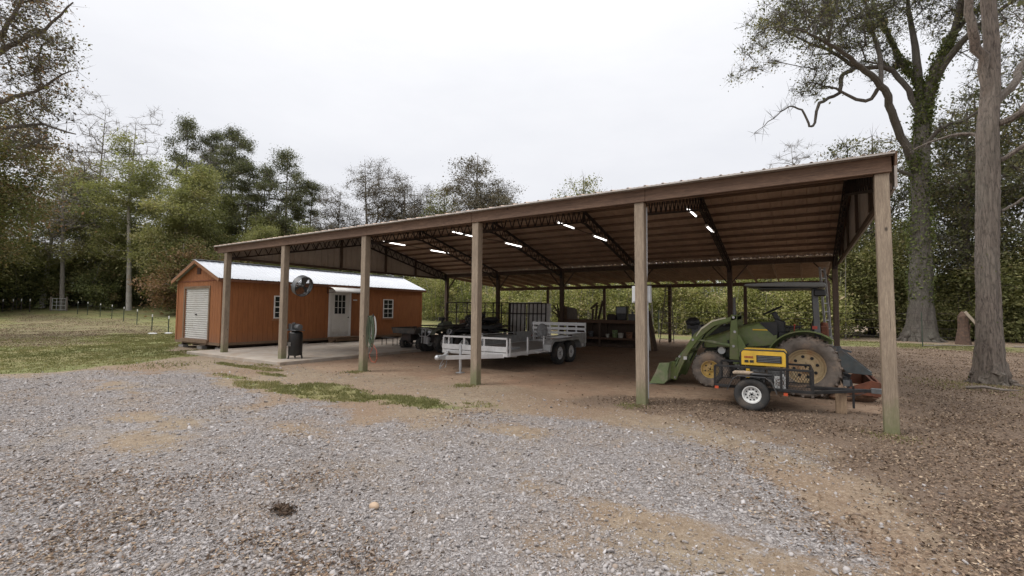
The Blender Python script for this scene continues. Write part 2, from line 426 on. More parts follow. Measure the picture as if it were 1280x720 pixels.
def build_ground():
    def axis(lo, hi, step, far, lo2=None):
        a = list(np.arange(lo, hi, step)); s = step
        x = hi
        while x < far: a.append(x); s *= 1.22; x += s
        a.append(far); s = step; x = lo; L = []
        while x > -far: s *= 1.22; x -= s; L.append(x)
        return np.array(sorted(set(L + a)))
    xs = axis(-24, 8, .16, 500); ys = axis(-1, 18, .16, 500)
    nx, ny = len(xs), len(ys)
    X, Y = np.meshgrid(xs, ys)
    Z = gz(X, Y)
    co = np.stack([X, Y, Z], -1).reshape(-1, 3)
    idx = np.arange(nx * ny).reshape(ny, nx)
    q = np.stack([idx[:-1, :-1], idx[:-1, 1:], idx[1:, 1:], idx[1:, :-1]], -1).reshape(-1, 4)
    me = bpy.data.meshes.new('ground')
    me.vertices.add(len(co)); me.vertices.foreach_set('co', co.astype(np.float32).ravel())
    me.loops.add(q.size); me.loops.foreach_set('vertex_index', q.astype(np.int32).ravel())
    me.polygons.add(len(q)); me.polygons.foreach_set('loop_start', np.arange(0, q.size, 4, dtype=np.int32))
    me.update(calc_edges=True)
    me.polygons.foreach_set('use_smooth', [True] * len(q))
    g, gr, li = masks(X, Y)
    a = me.color_attributes.new('mask', 'FLOAT_COLOR', 'POINT')
    a.data.foreach_set('color', np.stack([g, gr, li, floor_mask(X, Y)], -1).reshape(-1).astype(np.float32))
    o = bpy.data.objects.new('ground', me); col.objects.link(o); o['kind'] = 'structure'
    m, nt, b = new_mat('ground_surface')
    v = coords(nt)
    at = N(nt, 'ShaderNodeAttribute', attribute_name='mask')
    s = nt.nodes.new('ShaderNodeSeparateColor'); nt.links.new(at.outputs['Color'], s.inputs[0])
    nA = noise(nt, v, 1.1, 6, .65); nB = noise(nt, v, 7, 6, .75); nC = noise(nt, v, 30, 4, .75); nD = noise(nt, v, .35, 4, .6); nE = noise(nt, v, 85, 3, .8)
    # dirt
    dirt = ramp(nt, nB, [(.3, (.155, .117, .082)), (.5, (.24, .188, .132)), (.72, (.33, .268, .192))])
    dirt = mixc(nt, ramp(nt, nD, [(.42, (0, 0, 0)), (.62, (.7,) * 3)]), dirt, mixc(nt, nC, (.145, .093, .062), (.24, .158, .105)))
    dirt = mixc(nt, ramp(nt, nC, [(.52, (0, 0, 0)), (.66, (.75,) * 3)]), dirt, (.38, .3, .225))
    dirt = mixc(nt, ramp(nt, nE, [(.56, (0, 0, 0)), (.64, (.8,) * 3)]), dirt, (.085, .05, .034))
    flr = ramp(nt, nB, [(.3, (.2, .135, .09)), (.5, (.31, .22, .152)), (.72, (.42, .315, .225))])
    flr = mixc(nt, ramp(nt, nD, [(.45, (0, 0, 0)), (.6, (.75,) * 3)]), flr, mixc(nt, nC, (.155, .098, .064), (.29, .19, .13)))
    flr = mixc(nt, ramp(nt, nA, [(.52, (0, 0, 0)), (.64, (.6,) * 3)]), flr, (.35, .215, .14))
    flr = mixc(nt, ramp(nt, nE, [(.55, (0, 0, 0)), (.63, (.6,) * 3)]), flr, (.12, .07, .045))
    dirt = mixc(nt, at.outputs['Alpha'], dirt, flr)
    # gravel: cells of two sizes
    def cells(sc):
        vo = N(nt, 'ShaderNodeTexVoronoi'); vo.inputs['Scale'].default_value = sc; nt.links.new(v, vo.inputs['Vector'])
        ve = N(nt, 'ShaderNodeTexVoronoi', feature='DISTANCE_TO_EDGE'); ve.inputs['Scale'].default_value = sc; nt.links.new(v, ve.inputs['Vector'])
        sp = nt.nodes.new('ShaderNodeSeparateColor'); nt.links.new(vo.outputs['Color'], sp.inputs[0])
        return sp.outputs[0], ve.outputs['Distance'], vo.outputs['Distance']
    r1, e1, d1 = cells(26); r2, e2, d2 = cells(60)
    stc = [(.0, (.13, .115, .105)), (.3, (.205, .183, .173)), (.6, (.29, .267, .258)), (.85, (.36, .337, .33)), (1, (.45, .43, .43))]
    g1 = mixc(nt, ramp(nt, e1, [(0, (1, 1, 1)), (.09, (0, 0, 0))]), ramp(nt, r1, stc), (.12, .1, .09))
    g2 = mixc(nt, ramp(nt, e2, [(0, (1, 1, 1)), (.1, (0, 0, 0))]), ramp(nt, r2, stc), (.13, .11, .1))
    gravel = mixc(nt, ramp(nt, nB, [(.42, (0, 0, 0)), (.56, (1, 1, 1))]), g1, g2)
    gravel = mixc(nt, ramp(nt, nA, [(.46, (0, 0, 0)), (.68, (.75,) * 3)]), gravel, dirt)
    # grass base
    grass = ramp(nt, nB, [(.3, (.11, .115, .045)), (.55, (.165, .168, .068)), (.75, (.24, .222, .11))])
    grass = mixc(nt, ramp(nt, nD, [(.46, (0, 0, 0)), (.66, (.55,) * 3)]), grass, mixc(nt, nC, (.2, .155, .075), (.3, .23, .12)))
    # litter
    lit = ramp(nt, nC, [(.3, (.065, .046, .034)), (.5, (.145, .102, .074)), (.66, (.225, .168, .122)), (.8, (.32, .25, .185))])
    lit = mixc(nt, ramp(nt, nD, [(.38, (0, 0, 0)), (.66, (.6,) * 3)]), lit, mixc(nt, nB, (.17, .122, .09), (.3, .23, .17)))
    lit = mixc(nt, ramp(nt, nE, [(.54, (0, 0, 0)), (.62, (.85,) * 3)]), lit, (.05, .03, .02))
    def edge(mk, amt=.9):
        t = math_(nt, 'ADD', mk, math_(nt, 'MULTIPLY', math_(nt, 'SUBTRACT', math_(nt, 'ADD', math_(nt, 'MULTIPLY', nB, .6), math_(nt, 'MULTIPLY', nC, .4)), .5), amt * 2))
        return ramp(nt, t, [(.4, (0, 0, 0)), (.6, (1, 1, 1))])
    c = mixc(nt, edge(s.outputs[2]), dirt, lit)
    c = mixc(nt, edge(s.outputs[0]), c, gravel)
    c = mixc(nt, edge(s.outputs[1]), c, grass)
    nt.links.new(c, b.inputs['Base Color']); b.inputs['Roughness'].default_value = .93
    b.inputs['Specular IOR Level'].default_value = .2
    hg = math_(nt, 'ADD', math_(nt, 'MULTIPLY', math_(nt, 'MINIMUM', e1, .3), 1.6), math_(nt, 'MULTIPLY', math_(nt, 'MINIMUM', e2, .3), .8))
    hh = math_(nt, 'ADD', math_(nt, 'MULTIPLY', hg, s.outputs[0]), math_(nt, 'MULTIPLY', nC, .9))
    hh = math_(nt, 'ADD', hh, math_(nt, 'MULTIPLY', nE, .5))
    bump(nt, b, hh, .9, .022)
    me.materials.append(m)
    return o
build_ground()

# ------------------------------------------------------------------ scatter meshes (numpy)
def np_mesh(name, co, faces_n, idx, mat, tone=None, parent=None, smooth=False):
    """co (n,3); idx flat vertex indices, faces_n verts per face"""
    me = bpy.data.meshes.new(name)
    nf = len(idx) // faces_n
    me.vertices.add(len(co)); me.vertices.foreach_set('co', np.ascontiguousarray(co, dtype=np.float32).ravel())
    me.loops.add(len(idx)); me.loops.foreach_set('vertex_index', np.ascontiguousarray(idx, dtype=np.int32))
    me.polygons.add(nf); me.polygons.foreach_set('loop_start', np.arange(0, len(idx), faces_n, dtype=np.int32))
    me.update(calc_edges=True)
    if smooth: me.polygons.foreach_set('use_smooth', [True] * nf)
    if tone is not None:
        a = me.attributes.new('tone', 'FLOAT', 'POINT'); a.data.foreach_set('value', np.ascontiguousarray(tone, dtype=np.float32))
    me.materials.append(mat)
    o = bpy.data.objects.new(name, me); col.objects.link(o)
    if parent: o.parent = parent
    return o

def rand_frames(rg, n, flat=0.):
    """random orthonormal pairs; flat>0 keeps normals near vertical"""
    a = rg.normal(size=(n, 3)); a[:, 2] *= (1 - flat)
    a /= np.linalg.norm(a, axis=1, keepdims=True)
    b = rg.normal(size=(n, 3)); b[:, 2] *= (1 - flat)
    b -= a * (a * b).sum(1, keepdims=True); b /= np.linalg.norm(b, axis=1, keepdims=True)
    return a, b
def leaf_quads(rg, ctr, size, flat=0., aspect=.55):
    """bent diamond leaves -> 4 verts, 2 triangles each"""
    n = len(ctr); a, b = rand_frames(rg, n, flat)
    s = (size * np.exp(rg.normal(size=(n, 1)) * .34)) if np.isscalar(size) else size * (.6 + .8 * rg.random((n, 1)))
    nrm = np.cross(a, b)
    p0 = ctr - a * s * .5; p2 = ctr + a * s * .5
    p1 = ctr + b * s * aspect * .5 + nrm * s * .12; p3 = ctr - b * s * aspect * .5 + nrm * s * .12
    co = np.stack([p0, p1, p2, p3], 1).reshape(-1, 3)
    k = np.arange(n)[:, None] * 4
    idx = (k + np.array([0, 1, 2, 0, 2, 3])[None]).ravel()
    return co, idx

# stones on the gravel
def scatter_stones():
    rg = np.random.default_rng(3)
    # rounded angular stone template: subdivided octahedron-ish with 12 points
    t = (1 + 5 ** .5) / 2
    iv = np.array([(-1, t, 0), (1, t, 0), (-1, -t, 0), (1, -t, 0), (0, -1, t), (0, 1, t), (0, -1, -t), (0, 1, -t), (t, 0, -1), (t, 0, 1), (-t, 0, -1), (-t, 0, 1)]) / 1.9
    fi = np.array([(0, 11, 5), (0, 5, 1), (0, 1, 7), (0, 7, 10), (0, 10, 11), (1, 5, 9), (5, 11, 4), (11, 10, 2), (10, 7, 6), (7, 1, 8), (3, 9, 4), (3, 4, 2), (3, 2, 6), (3, 6, 8), (3, 8, 9), (4, 9, 5), (2, 4, 11), (6, 2, 10), (8, 6, 7), (9, 8, 1)])
    n = 400000
    d = 2.3 + 11.5 * rg.random(n) ** 1.25; lat = (rg.random(n) * 2 - 1) * 1.22 * d
    x = lat * .843 - d * .538; y = lat * .538 + d * .843
    g, gr, li = masks(x, y)
    fine = wob(x, y, .9, 4.) * .18
    keep = rg.random(n) < np.clip(((g + fine * 1.5) * 1.0 - .08), .1, 1) ** 1.1 * .85 * (1 - gr * .9) * np.where((li > .6) & (g < .5), .25, 1)
    keep &= (y < 7.6)
    x, y = x[keep], y[keep]; n = len(x)
    s = .0049 * np.exp(rg.normal(size=n) * .6); s = np.clip(s, .0028, .024)
    s *= np.clip(.8 + depth_of(x, y) * .03, .8, 1.2)
    V = iv[None] * (1 + rg.normal(size=(n, 12, 1)) * .22) * (np.array([1.3, .95, .62])[None, None] * (.75 + .5 * rg.random((n, 1, 3))))
    a = rg.random(n) * 2 * PI; ca, sa = np.cos(a)[:, None], np.sin(a)[:, None]
    tl = rg.normal(size=(n, 2)) * .35
    Vx = V[..., 0] * ca - V[..., 1] * sa; Vy = V[..., 0] * sa + V[..., 1] * ca
    Vz = V[..., 2] + Vx * tl[:, :1] + Vy * tl[:, 1:]
    P = np.stack([Vx, Vy, Vz], -1) * s[:, None, None]
    P[..., 0] += x[:, None]; P[..., 1] += y[:, None]; P[..., 2] += (gz(x, y) + s * .25)[:, None]
    idx = (np.arange(n)[:, None] * 12 + fi.ravel()[None]).ravel()
    tone = np.clip(rg.beta(2.2, 2.0, n), 0, 1).repeat(12)
    m, nt, b = new_mat('gravel_stone')
    at = N(nt, 'ShaderNodeAttribute', attribute_name='tone')
    c = ramp(nt, at.outputs['Fac'], [(0, (.08, .068, .06)), (.2, (.26, .2, .155)), (.32, (.175, .158, .15)), (.58, (.262, .241, .234)), (.85, (.345, .323, .318)), (1, (.46, .44, .44))])
    nz = noise(nt, coords(nt), 60, 3); c = mixc(nt, ramp(nt, nz, [(.4, (0, 0, 0)), (.7, (.35,) * 3)]), c, (.3, .24, .19))
    nt.links.new(c, b.inputs['Base Color']); b.inputs['Roughness'].default_value = .85
    o = np_mesh('gravel_stones', P.reshape(-1, 3), 3, idx, m, tone); o['kind'] = 'stuff'
    o['label'] = 'pale grey crushed stones strewn over the driveway'
scatter_stones()

M_LITTER = leaf_mat('fallen_leaf', [(.05, .034, .024), (.12, .078, .053), (.185, .125, .085), (.27, .195, .135), (.4, .31, .22)], .1, .8)
def scatter_litter():
    rg = np.random.default_rng(5)
    n = 480000
    d = 2.4 + 30 * rg.random(n) ** 1.5; lat = (rg.random(n) * 2 - 1) * 1.22 * d
    x = lat * .843 - d * .538; y = lat * .538 + d * .843
    g, gr, li = masks(x, y)
    clump = np.clip(wob(x, y, 1.7, 7.) * .5 + .45, 0.02, 1)
    barn = (x > -17) & (x < 1) & (y > 8.2) & (y < 25)
    p = np.clip(li * .9 + .012, 0, 1)
    p = np.where(g > .4, .03 + li * .35, p)
    p = np.where(barn & (li < .5), .03, p)
    # brown leaf drifts at the lower left of the lot
    for (cx, cy, r) in ((-4.35, 1.25, .55), (-4.75, 2.1, .5), (-3.2, 1.9, .35), (-5.6, 1.6, .6), (-4.0, 2.6, .3), (-2.6, 1.9, .4), (-4.3, 5.6, .5), (-.5, 5.6, .6), (.2, 4.4, .6)):
        p = np.maximum(p, .5 * np.exp(-((x - cx) ** 2 + (y - cy) ** 2) / r ** 2))
    p = p * (.25 + .75 * clump)
    keep = (rg.random(n) < p) & ~((x < -12.4) & (x > -18.3) & (y > 7.4))
    x, y = x[keep], y[keep]; n = len(x)
    # the band of dead leaves across the far field
    fx_ = -73 + 48 * rg.random(70000); fy_ = 3 + 16 * rg.random(70000)
    _, _, lf = masks(fx_, fy_)
    kf = rg.random(70000) < np.clip(lf - .25, 0, 1) * .9
    x = np.concatenate([x, fx_[kf]]); y = np.concatenate([y, fy_[kf]]); n = len(x)
    ctr = np.stack([x, y, gz(x, y) + .008 + .012 * rg.random(n)], -1)
    sz = (.025 + .0012 * depth_of(x, y))[:, None]
    co, idx = leaf_quads(rg, ctr, sz, .72, .5)
    tone = np.clip(rg.normal(.42, .32, n), 0, 1).repeat(4)
    o = np_mesh('fallen_leaves', co, 3, idx, M_LITTER, tone); o['kind'] = 'stuff'
    o['label'] = 'dry brown leaves lying over the ground'
scatter_litter()

M_GRASS = leaf_mat('grass_blade', [(.085, .09, .032), (.13, .132, .05), (.175, .17, .07), (.25, .22, .11), (.34, .28, .16)], .3, .7)
def scatter_grass():
    rg = np.random.default_rng(8)
    pts = []
    def fill(n, x0, x1, y0, y1, thr=.3):
        x = x0 + (x1 - x0) * rg.random(n); y = y0 + (y1 - y0) * rg.random(n)
        g, gr, li = masks(x, y)
        k = rg.random(n) < np.clip((gr - thr) * 1.6, 0, 1) * np.clip(.55 + .6 * wob(x, y, 6.3, 9) + .3 * wob(x, y, 2.1, 4), .04, 1)
        return np.stack([x[k], y[k]], 1)
    pts.append(fill(90000, -14.5, -4.4, 4.4, 7.2, .15))
    pts.append(fill(140000, -34, -15.2, 1.6, 14, .35))
    pts.append(fill(25000, -62, -34, 3, 20, .35))
    pts.append(fill(16000, -2, 8, 27, 33, .35))
    # loose tufts by the posts and the shed
    for (cx, cy, r, k) in ((-12.9, 7.4, .5, 300), (-6.1, 7.7, .25, 260), (-9.7, 7.8, .3, 260), (-2.5, 7.7, .25, 200), (.9, 7.7, .3, 160), (3.3, 14.4, 1.2, 900), (-22.2, 8.3, .6, 500), (-19, 8.0, 1.0, 600), (4.2, 12.8, .7, 300), (-15, 5.6, 1.0, 400)):
        pts.append(np.array([cx, cy]) + rg.normal(size=(k, 2)) * r * .5)
    P = np.concatenate(pts); n = len(P); x, y = P[:, 0], P[:, 1]
    dd = depth_of(x, y)
    h = (.022 + .03 * rg.random(n)) * np.clip(.8 + dd * .012, .8, 1.6); w = .004 + .0007 * dd
    a = rg.random(n) * 2 * PI; lean = rg.normal(size=(n, 2)) * .45
    z = gz(x, y)
    p0 = np.stack([x + np.cos(a) * w, y + np.sin(a) * w, z], -1); p1 = np.stack([x - np.cos(a) * w, y - np.sin(a) * w, z], -1)
    p2 = np.stack([x + lean[:, 0] * h, y + lean[:, 1] * h, z + h], -1)
    co = np.stack([p0, p1, p2], 1).reshape(-1, 3)
    t = np.clip(.5 + wob(x, y, .8, 3.) * .18 + rg.normal(size=n) * .18, 0, 1)
    o = np_mesh('grass', co, 3, np.arange(3 * n), M_GRASS, t.repeat(3)); o['kind'] = 'stuff'
    o['label'] = 'short green and straw coloured grass'
scatter_grass()


# ------------------------------------------------------------------ slab
mb = MB(); mb.b2((-18.15, 7.42, -.25), (-12.45, 12.6, .1)); mb.b2((-18.15, 12.62, -.25), (-12.45, 17.6, .1))
o = mb.build('concrete_slab', CONC, None, bevel=.012); o['kind'] = 'structure'

# ------------------------------------------------------------------ open pole barn
PX = [.93, -2.42, -6.02, -9.66, -13.32, -16.77]
YF, YM, YB, YR = 8.0, 19.53, 25.0, 13.77
ZE, ZR, ZM, ZB = 3.76, 5.0, 3.70, 3.26           # sheet heights at front eave, ridge, middle row, back eave
XL, XR = -17.3, 1.06
def roofz(y):
    if y <= YR: return ZE + (y - 7.78) * (ZR - ZE) / (YR - 7.78)
    if y <= YM: return ZR + (y - YR) * (ZM - ZR) / (YM - YR)
    return ZM - .05 + (y - YM) * (ZB - ZM + .05) / (YB + .35 - YM)
barn = thing('pole_barn', 'large open sided pole barn with brown timber posts, steel trusses and a ridged metal roof', 'barn', (0, 0, 0))
def post(x, y, z0, z1, mat, w=.165, lean=0.0, label=None):
    m_ = MB()
    segs = 5; vs = []; fs = []
    m_.bar((x + lean, y, z0 - .4), (x, y, z1), w, w, up=(0, 1, 0))
    o_ = m_.build('post', mat, barn, bevel=.008)
    return o_
for i, x in enumerate(PX):
    post(x, YF, 0, 3.52, W_POST, [.16, .17, .17, .17, .175, .175][i], [.03, .02, .0, .0, .0, -.02][i])
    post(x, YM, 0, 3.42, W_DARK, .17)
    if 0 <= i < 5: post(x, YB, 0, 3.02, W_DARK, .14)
for z0, z1, y0, y1 in ((3.52, 3.735, 7.885, 7.93), (3.53, 3.7, 8.06, 8.1)):
    mb = MB()
    xs = [XL + .02, -13.0, -9.5, -6.1, -2.3, XR - .02]
    for a, b in zip(xs[:-1], xs[1:]): mb.b2((a, y0, z0), (b - .006, y1, z1))
    mb.build('eave_beam', W_FASC, barn, bevel=.005)
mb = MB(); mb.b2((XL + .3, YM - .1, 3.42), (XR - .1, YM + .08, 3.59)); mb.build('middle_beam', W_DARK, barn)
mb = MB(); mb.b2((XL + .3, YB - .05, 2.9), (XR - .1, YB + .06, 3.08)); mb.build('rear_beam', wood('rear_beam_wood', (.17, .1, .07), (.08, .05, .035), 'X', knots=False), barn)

def corrugated(mb, P, U, V, Nn, width, vlen, pitch=.3, h=.022, rib=.035, minor=True):
    """sheet: P origin, U across ribs, V along ribs (vlen(t) -> (start, end)), Nn outward"""
    P, U, V, Nn = Vector(P), Vector(U).normalized(), Vector(V).normalized(), Vector(Nn).normalized()
    prof = []; t = 0.
    while t < width - 1e-6:
        prof += [(t, 0), (t + rib * .5, h), (t + rib * 1.1, h), (t + rib * 1.6, 0)]
        if minor: prof += [(t + pitch * .42, 0), (t + pitch * .45, h * .25), (t + pitch * .5, h * .25), (t + pitch * .53, 0), (t + pitch * .7, 0), (t + pitch * .73, h * .25), (t + pitch * .78, h * .25), (t + pitch * .81, 0)]
        t += pitch
    prof = [p for p in prof if p[0] < width] + [(width, 0)]
    vs = []
    for k, (u, hh) in enumerate(prof):
        a, b = vlen(u)
        q = P + U * u + Nn * hh
        vs += [tuple(q + V * a), tuple(q + V * b)]
    fs = [(2 * k, 2 * k + 2, 2 * k + 3, 2 * k + 1) for k in range(len(prof) - 1)]
    mb.add(vs, fs)
    return mb
def solid(o, t=.004):
    s_ = o.modifiers.new('Solidify', 'SOLIDIFY'); s_.thickness = t; s_.offset = 0
    return o
W = XR - XL
d1 = Vector((0, YR - 7.78, ZR - ZE)); n1 = Vector((0, -d1.z, d1.y))
solid(corrugated(MB(), (XL, 7.78, ZE), (1, 0, 0), d1, n1, W, lambda u: (0, d1.length), h=.016).build('front_roof_slope', M_ROOF, barn))
d2 = Vector((0, YM + .15 - YR, (ZM - ZR) * (YM + .15 - YR) / (YM - YR))); n2 = Vector((0, -d2.z, d2.y))
solid(corrugated(MB(), (XL, YR, ZR), (1, 0, 0), d2, n2, W, lambda u: (0, d2.length)).build('rear_roof_slope', M_ROOF, barn))
d3 = Vector((0, YB + .35 - YM, ZB - ZM + .05)); n3 = Vector((0, -d3.z, d3.y))
solid(corrugated(MB(), (XL + .2, YM, ZM - .05), (1, 0, 0), d3, n3, W - .3, lambda u: (0, d3.length)).build('lean_to_roof', M_LEAN, barn))
mb = MB(); mb.bar((XL, YR - .12, ZR + .02), (XR, YR - .12, ZR + .02), .26, .01); mb.bar((XL, YR + .12, ZR + .02), (XR, YR + .12, ZR + .02), .26, .01)
mb.build('ridge_cap', M_ROOF, barn)
# drip flashing on the eave and right rake board
mb = MB(); mb.b2((XL, 7.77, 3.735), (XR, 7.885, 3.757)); mb.build('eave_flashing', simple('eave_flashing_metal', (.42, .39, .36), .5, .3, .2, 3, (.2, .13, .08), .4), barn)
for x, nm in ((XR + .012, 'rake_board'), (XL - .012, 'rake_board')):
    for p0, p1 in (((x, 7.8, roofz(7.8) - .09), (x, YR, ZR - .09)), ((x, YR, ZR - .09), (x, YM + .1, roofz(YM) - .09))):
        MB().bar(p0, p1, .025, .18).build(nm, W_FASC, barn)
# purlins
def purlin_row(ys, off, h, x0, x1, mat, w=.04):
    for y in ys:
        z = roofz(y) - off - h / 2
        MB().b2((x0, y - w / 2, z - h / 2), (x1, y + w / 2, z + h / 2)).build('purlin', mat, barn)
purlin_row([8.35 + k * .62 for k in range(9)] + [14.0 + k * .62 for k in range(9)], .006, .09, XL + .05, XR - .06, W_PURL)
purlin_row([19.8 + k * .42 for k in range(13)], .006, .075, XL + .3, XR - .14, wood('lit_lath_wood', (.62, .48, .35), (.42, .3, .21), 'X', knots=False), .04)  # laths coloured paler than the purlins, standing in for light on their faces
# lean-to rafters
x = XL + .5
while x < XR - .15:
    MB().bar((x, YM + .12, roofz(YM + .12) - .165), (x, YB + .2, roofz(YB + .2) - .165), .04, .14).build('rafter', W_RAFT, barn)
    x += .93
# steel trusses
def truss(x):
    mb = MB(); dp = .36
    def half(y0, y1, n):
        top = []; bot = []
        for k in range(n + 1):
            y = y0 + (y1 - y0) * k / n
            zt = roofz(min(max(y, 7.8), YM - .001)) - .13
            top.append((x, y, zt)); 
        for k in range(n):
            y = y0 + (y1 - y0) * (k + .5) / n
            bot.append((x, y, roofz(y) - .13 - dp))
        for dx in (-.03, .03):
            mb.bar((x + dx, top[0][1], top[0][2]), (x + dx, top[-1][1], top[-1][2]), .035, .05)
            mb.bar((x + dx, bot[0][1], bot[0][2]), (x + dx, bot[-1][1], bot[-1][2]), .035, .045)
        for k in range(n):
            mb.bar(top[k], bot[k], .022, .022); mb.bar(bot[k], top[k + 1], .022, .022)
        return bot
    b1 = half(YF + .09, YR, 15); b2 = half(YM - .09, YR, 15)
    mb.bar(b1[-1], b2[-1], .06, .05)
    mb.bar((x, YR, ZR - .13), (x, YR, ZR - .13 - dp), .05, .05)
    mb.bar((x, YF + .09, b1[0][2] - .02), b1[0], .06, .05); mb.bar((x, YM - .09, b2[0][2] - .02), b2[0], .06, .05)
    mb.box((x, YF + .1, 3.42), (.12, .02, .42)); mb.box((x, YM - .1, 3.36), (.12, .02, .42))
    mb.build('truss', STEEL_BLK, barn)
for x in PX: truss(x)
# knee braces at the middle row
for i, x in enumerate(PX):
    for sgn in (-1, 1):
        if (i == 0 and sgn > 0) or (i == 5 and sgn < 0): continue
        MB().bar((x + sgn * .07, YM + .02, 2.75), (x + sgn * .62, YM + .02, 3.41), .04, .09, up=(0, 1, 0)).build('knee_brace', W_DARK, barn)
# gable siding panels, inside face towards the bays
for x, sg in ((-16.9, -1), (1.03, 1)):
    y0, y1 = YF + .12, YM - .1
    mb = MB()
    pitch = .3
    for (ya, yb) in ((y0, YR), (YR, y1)):
        corrugated(mb, (x + sg * .06, ya, 0), (0, 1, 0), (0, 0, 1), (sg, 0, 0), yb - ya, lambda u, ya=ya: (3.36, roofz(ya + u) - .03), pitch, .034, .045, True)
    solid(mb.build('gable_siding', M_SIDE, barn), .003)
    mb = MB(); mb.b2((x - .02, y0 - .1, 3.3), (x + .02, y1 + .1, 3.39)); mb.build('siding_girt', W_DARK, barn)
    for y in (10.2, 12.7, 15.2, 17.2):
        MB().b2((x - .03, y - .05, 3.4), (x + .03, y + .05, roofz(y) - .12)).build('siding_stud', W_DARK, barn)
    MB().b2((x + sg * .05 - .006, y0, 3.33), (x + sg * .05 + .006 + .02, y1, 3.36)).build('siding_trim', simple('trim_metal', (.4, .38, .36), .5, .3), barn)
# tube lights
def tube_light(n, x, y, z, label):
    t = thing('tube_light', label, 'light', (x, y, z), 0, 'tube lights hanging under the barn roof')
    mb = MB(); mb.b2((-.04, -.62, .014), (.04, .62, .05)); mb.b2((-.03, -.62, -.02), (.03, -.585, .014)); mb.b2((-.03, .585, -.02), (.03, .62, .014)); mb.build('housing', WHITE, t, bevel=.004)
    MB().cyl((0, -.583, -.004), (0, .583, -.004), .017, n=10).build('tube', M_TUBE, t)
    mb = MB()
    for s_ in (-.5, .5): mb.cyl((0, s_, .05), (0, s_, roofz(y + s_) - z - .1), .006, n=5)
    mb.build('hanger', STEEL_BLK, t)
    return t
RW = ['rightmost', 'second from the right', 'third from the right', 'leftmost']
for k, (x, y, z) in enumerate(((-2.53, 13.0, 4.31), (-6.3, 13.0, 4.31), (-10.46, 13.0, 4.38), (-13.99, 13.0, 4.29))):
    tube_light(k, x, y, z, 'lit tube light, %s of the higher, nearer row' % RW[k])
for k, (x, y, z) in enumerate(((-2.39, 15.0, 4.14), (-5.95, 15.0, 4.15), (-9.52, 15.0, 4.17), (-13.32, 15.0, 4.14))):
    tube_light(k, x, y, z, 'lit tube light, %s of the lower, farther row' % RW[k])
for k, (a, b) in enumerate((((-6.3, 13.6, 4.33), (-5.95, 14.4, 4.2)), ((-10.46, 13.6, 4.4), (-9.52, 14.4, 4.22)), ((-13.99, 13.6, 4.3), (-13.32, 14.4, 4.2)))):
    a, b = Vector(a), Vector(b); m_ = (a + b) / 2; m_.z -= .03
    tag(MB().tube([a, m_, b], .011, 5).build('power_cord', BLACK), ['dark cord slung between the two tube lights above the silver trailer', 'dark cord between the two tube lights left of the middle of the roof', 'dark cord between the two leftmost tube lights'][k], 'cord')

# ------------------------------------------------------------------ orange shed
SX0, SX1, SY0, SY1, SZ0, SZE, SZR = -22.05, -18.4, 8.6, 19.25, .3, 2.74, 3.46
SXM = (SX0 + SX1) / 2
shed = thing('storage_shed', 'long orange wooden shed with a white metal roof beside the left end of the barn', 'shed', (0, 0, 0))
def groove_wall(mb, P, U, width, z0, ztop, n, pitch=.2, holes=()):
    """T1-11 siding: boards with grooves, holes = (u0, u1, za, zb)"""
    P, U, n = Vector(P), Vector(U), Vector(n)
    cuts = {0., width}
    u = pitch
    while u < width: cuts |= {round(u - .006, 4), round(u + .006, 4)}; u += pitch
    for h in holes: cuts |= {h[0], h[1]}
    cuts = sorted(c for c in cuts if 0 <= c <= width)
    for a, b in zip(cuts[:-1], cuts[1:]):
        if b - a < 1e-4: continue
        mid = (a + b) / 2
        gro = (b - a) < .014 and abs((mid / pitch) - round(mid / pitch)) < .02
        off = n * (-.009 if gro else 0)
        spans = [(z0, None)]
        for h in holes:
            if h[0] - 1e-4 <= mid <= h[1] + 1e-4:
                spans = [(z0, h[2])] * (h[2] > z0 + .01) + [(h[3], None)]
        for za, zb in spans:
            zA, zB = (ztop(a), ztop(b)) if zb is None else (zb, zb)
            vs = [P + U * a + off, P + U * b + off, P + U * b + off, P + U * a + off]
            zz = [za, za, zB, zA]
            bk = [v - n * .03 for v in vs]
            vv = [(v.x, v.y, z) for v, z in zip(vs, zz)] + [(v.x, v.y, z) for v, z in zip(bk, zz)]
            mb.add(vv, [(0, 1, 2, 3), (7, 6, 5, 4), (0, 4, 5, 1), (1, 5, 6, 2), (2, 6, 7, 3), (3, 7, 4, 0)])
    return mb
gab = lambda u: SZE + (SZR - SZE - .03) * (1 - abs(u - (SX1 - SX0) / 2) / ((SX1 - SX0) / 2))
GD = (.72, 2.72, .38, 2.38)        # garage door opening along the gable
W1 = (10.62, 11.12, 1.2, 2.14); W2 = (16.42, 17.1, 1.16, 2.14); DR = (13.2, 14.42, .3, 2.52)
groove_wall(MB(), (SX0, SY0, 0), (1, 0, 0), SX1 - SX0, SZ0, gab, (0, -1, 0), holes=[GD]).build('front_wall', M_SID, shed)
groove_wall(MB(), (SX1, SY0, 0), (0, 1, 0), SY1 - SY0, SZ0, lambda u: SZE, (1, 0, 0), holes=[(w[0] - SY0, w[1] - SY0, w[2], w[3]) for w in (W1, DR, W2)]).build('side_wall', M_SID, shed)
groove_wall(MB(), (SX0, SY0, 0), (0, 1, 0), SY1 - SY0, SZ0, lambda u: SZE, (-1, 0, 0)).build('side_wall', M_SID, shed)
groove_wall(MB(), (SX0, SY1, 0), (1, 0, 0), SX1 - SX0, SZ0, gab, (0, 1, 0)).build('rear_wall', M_SID, shed)
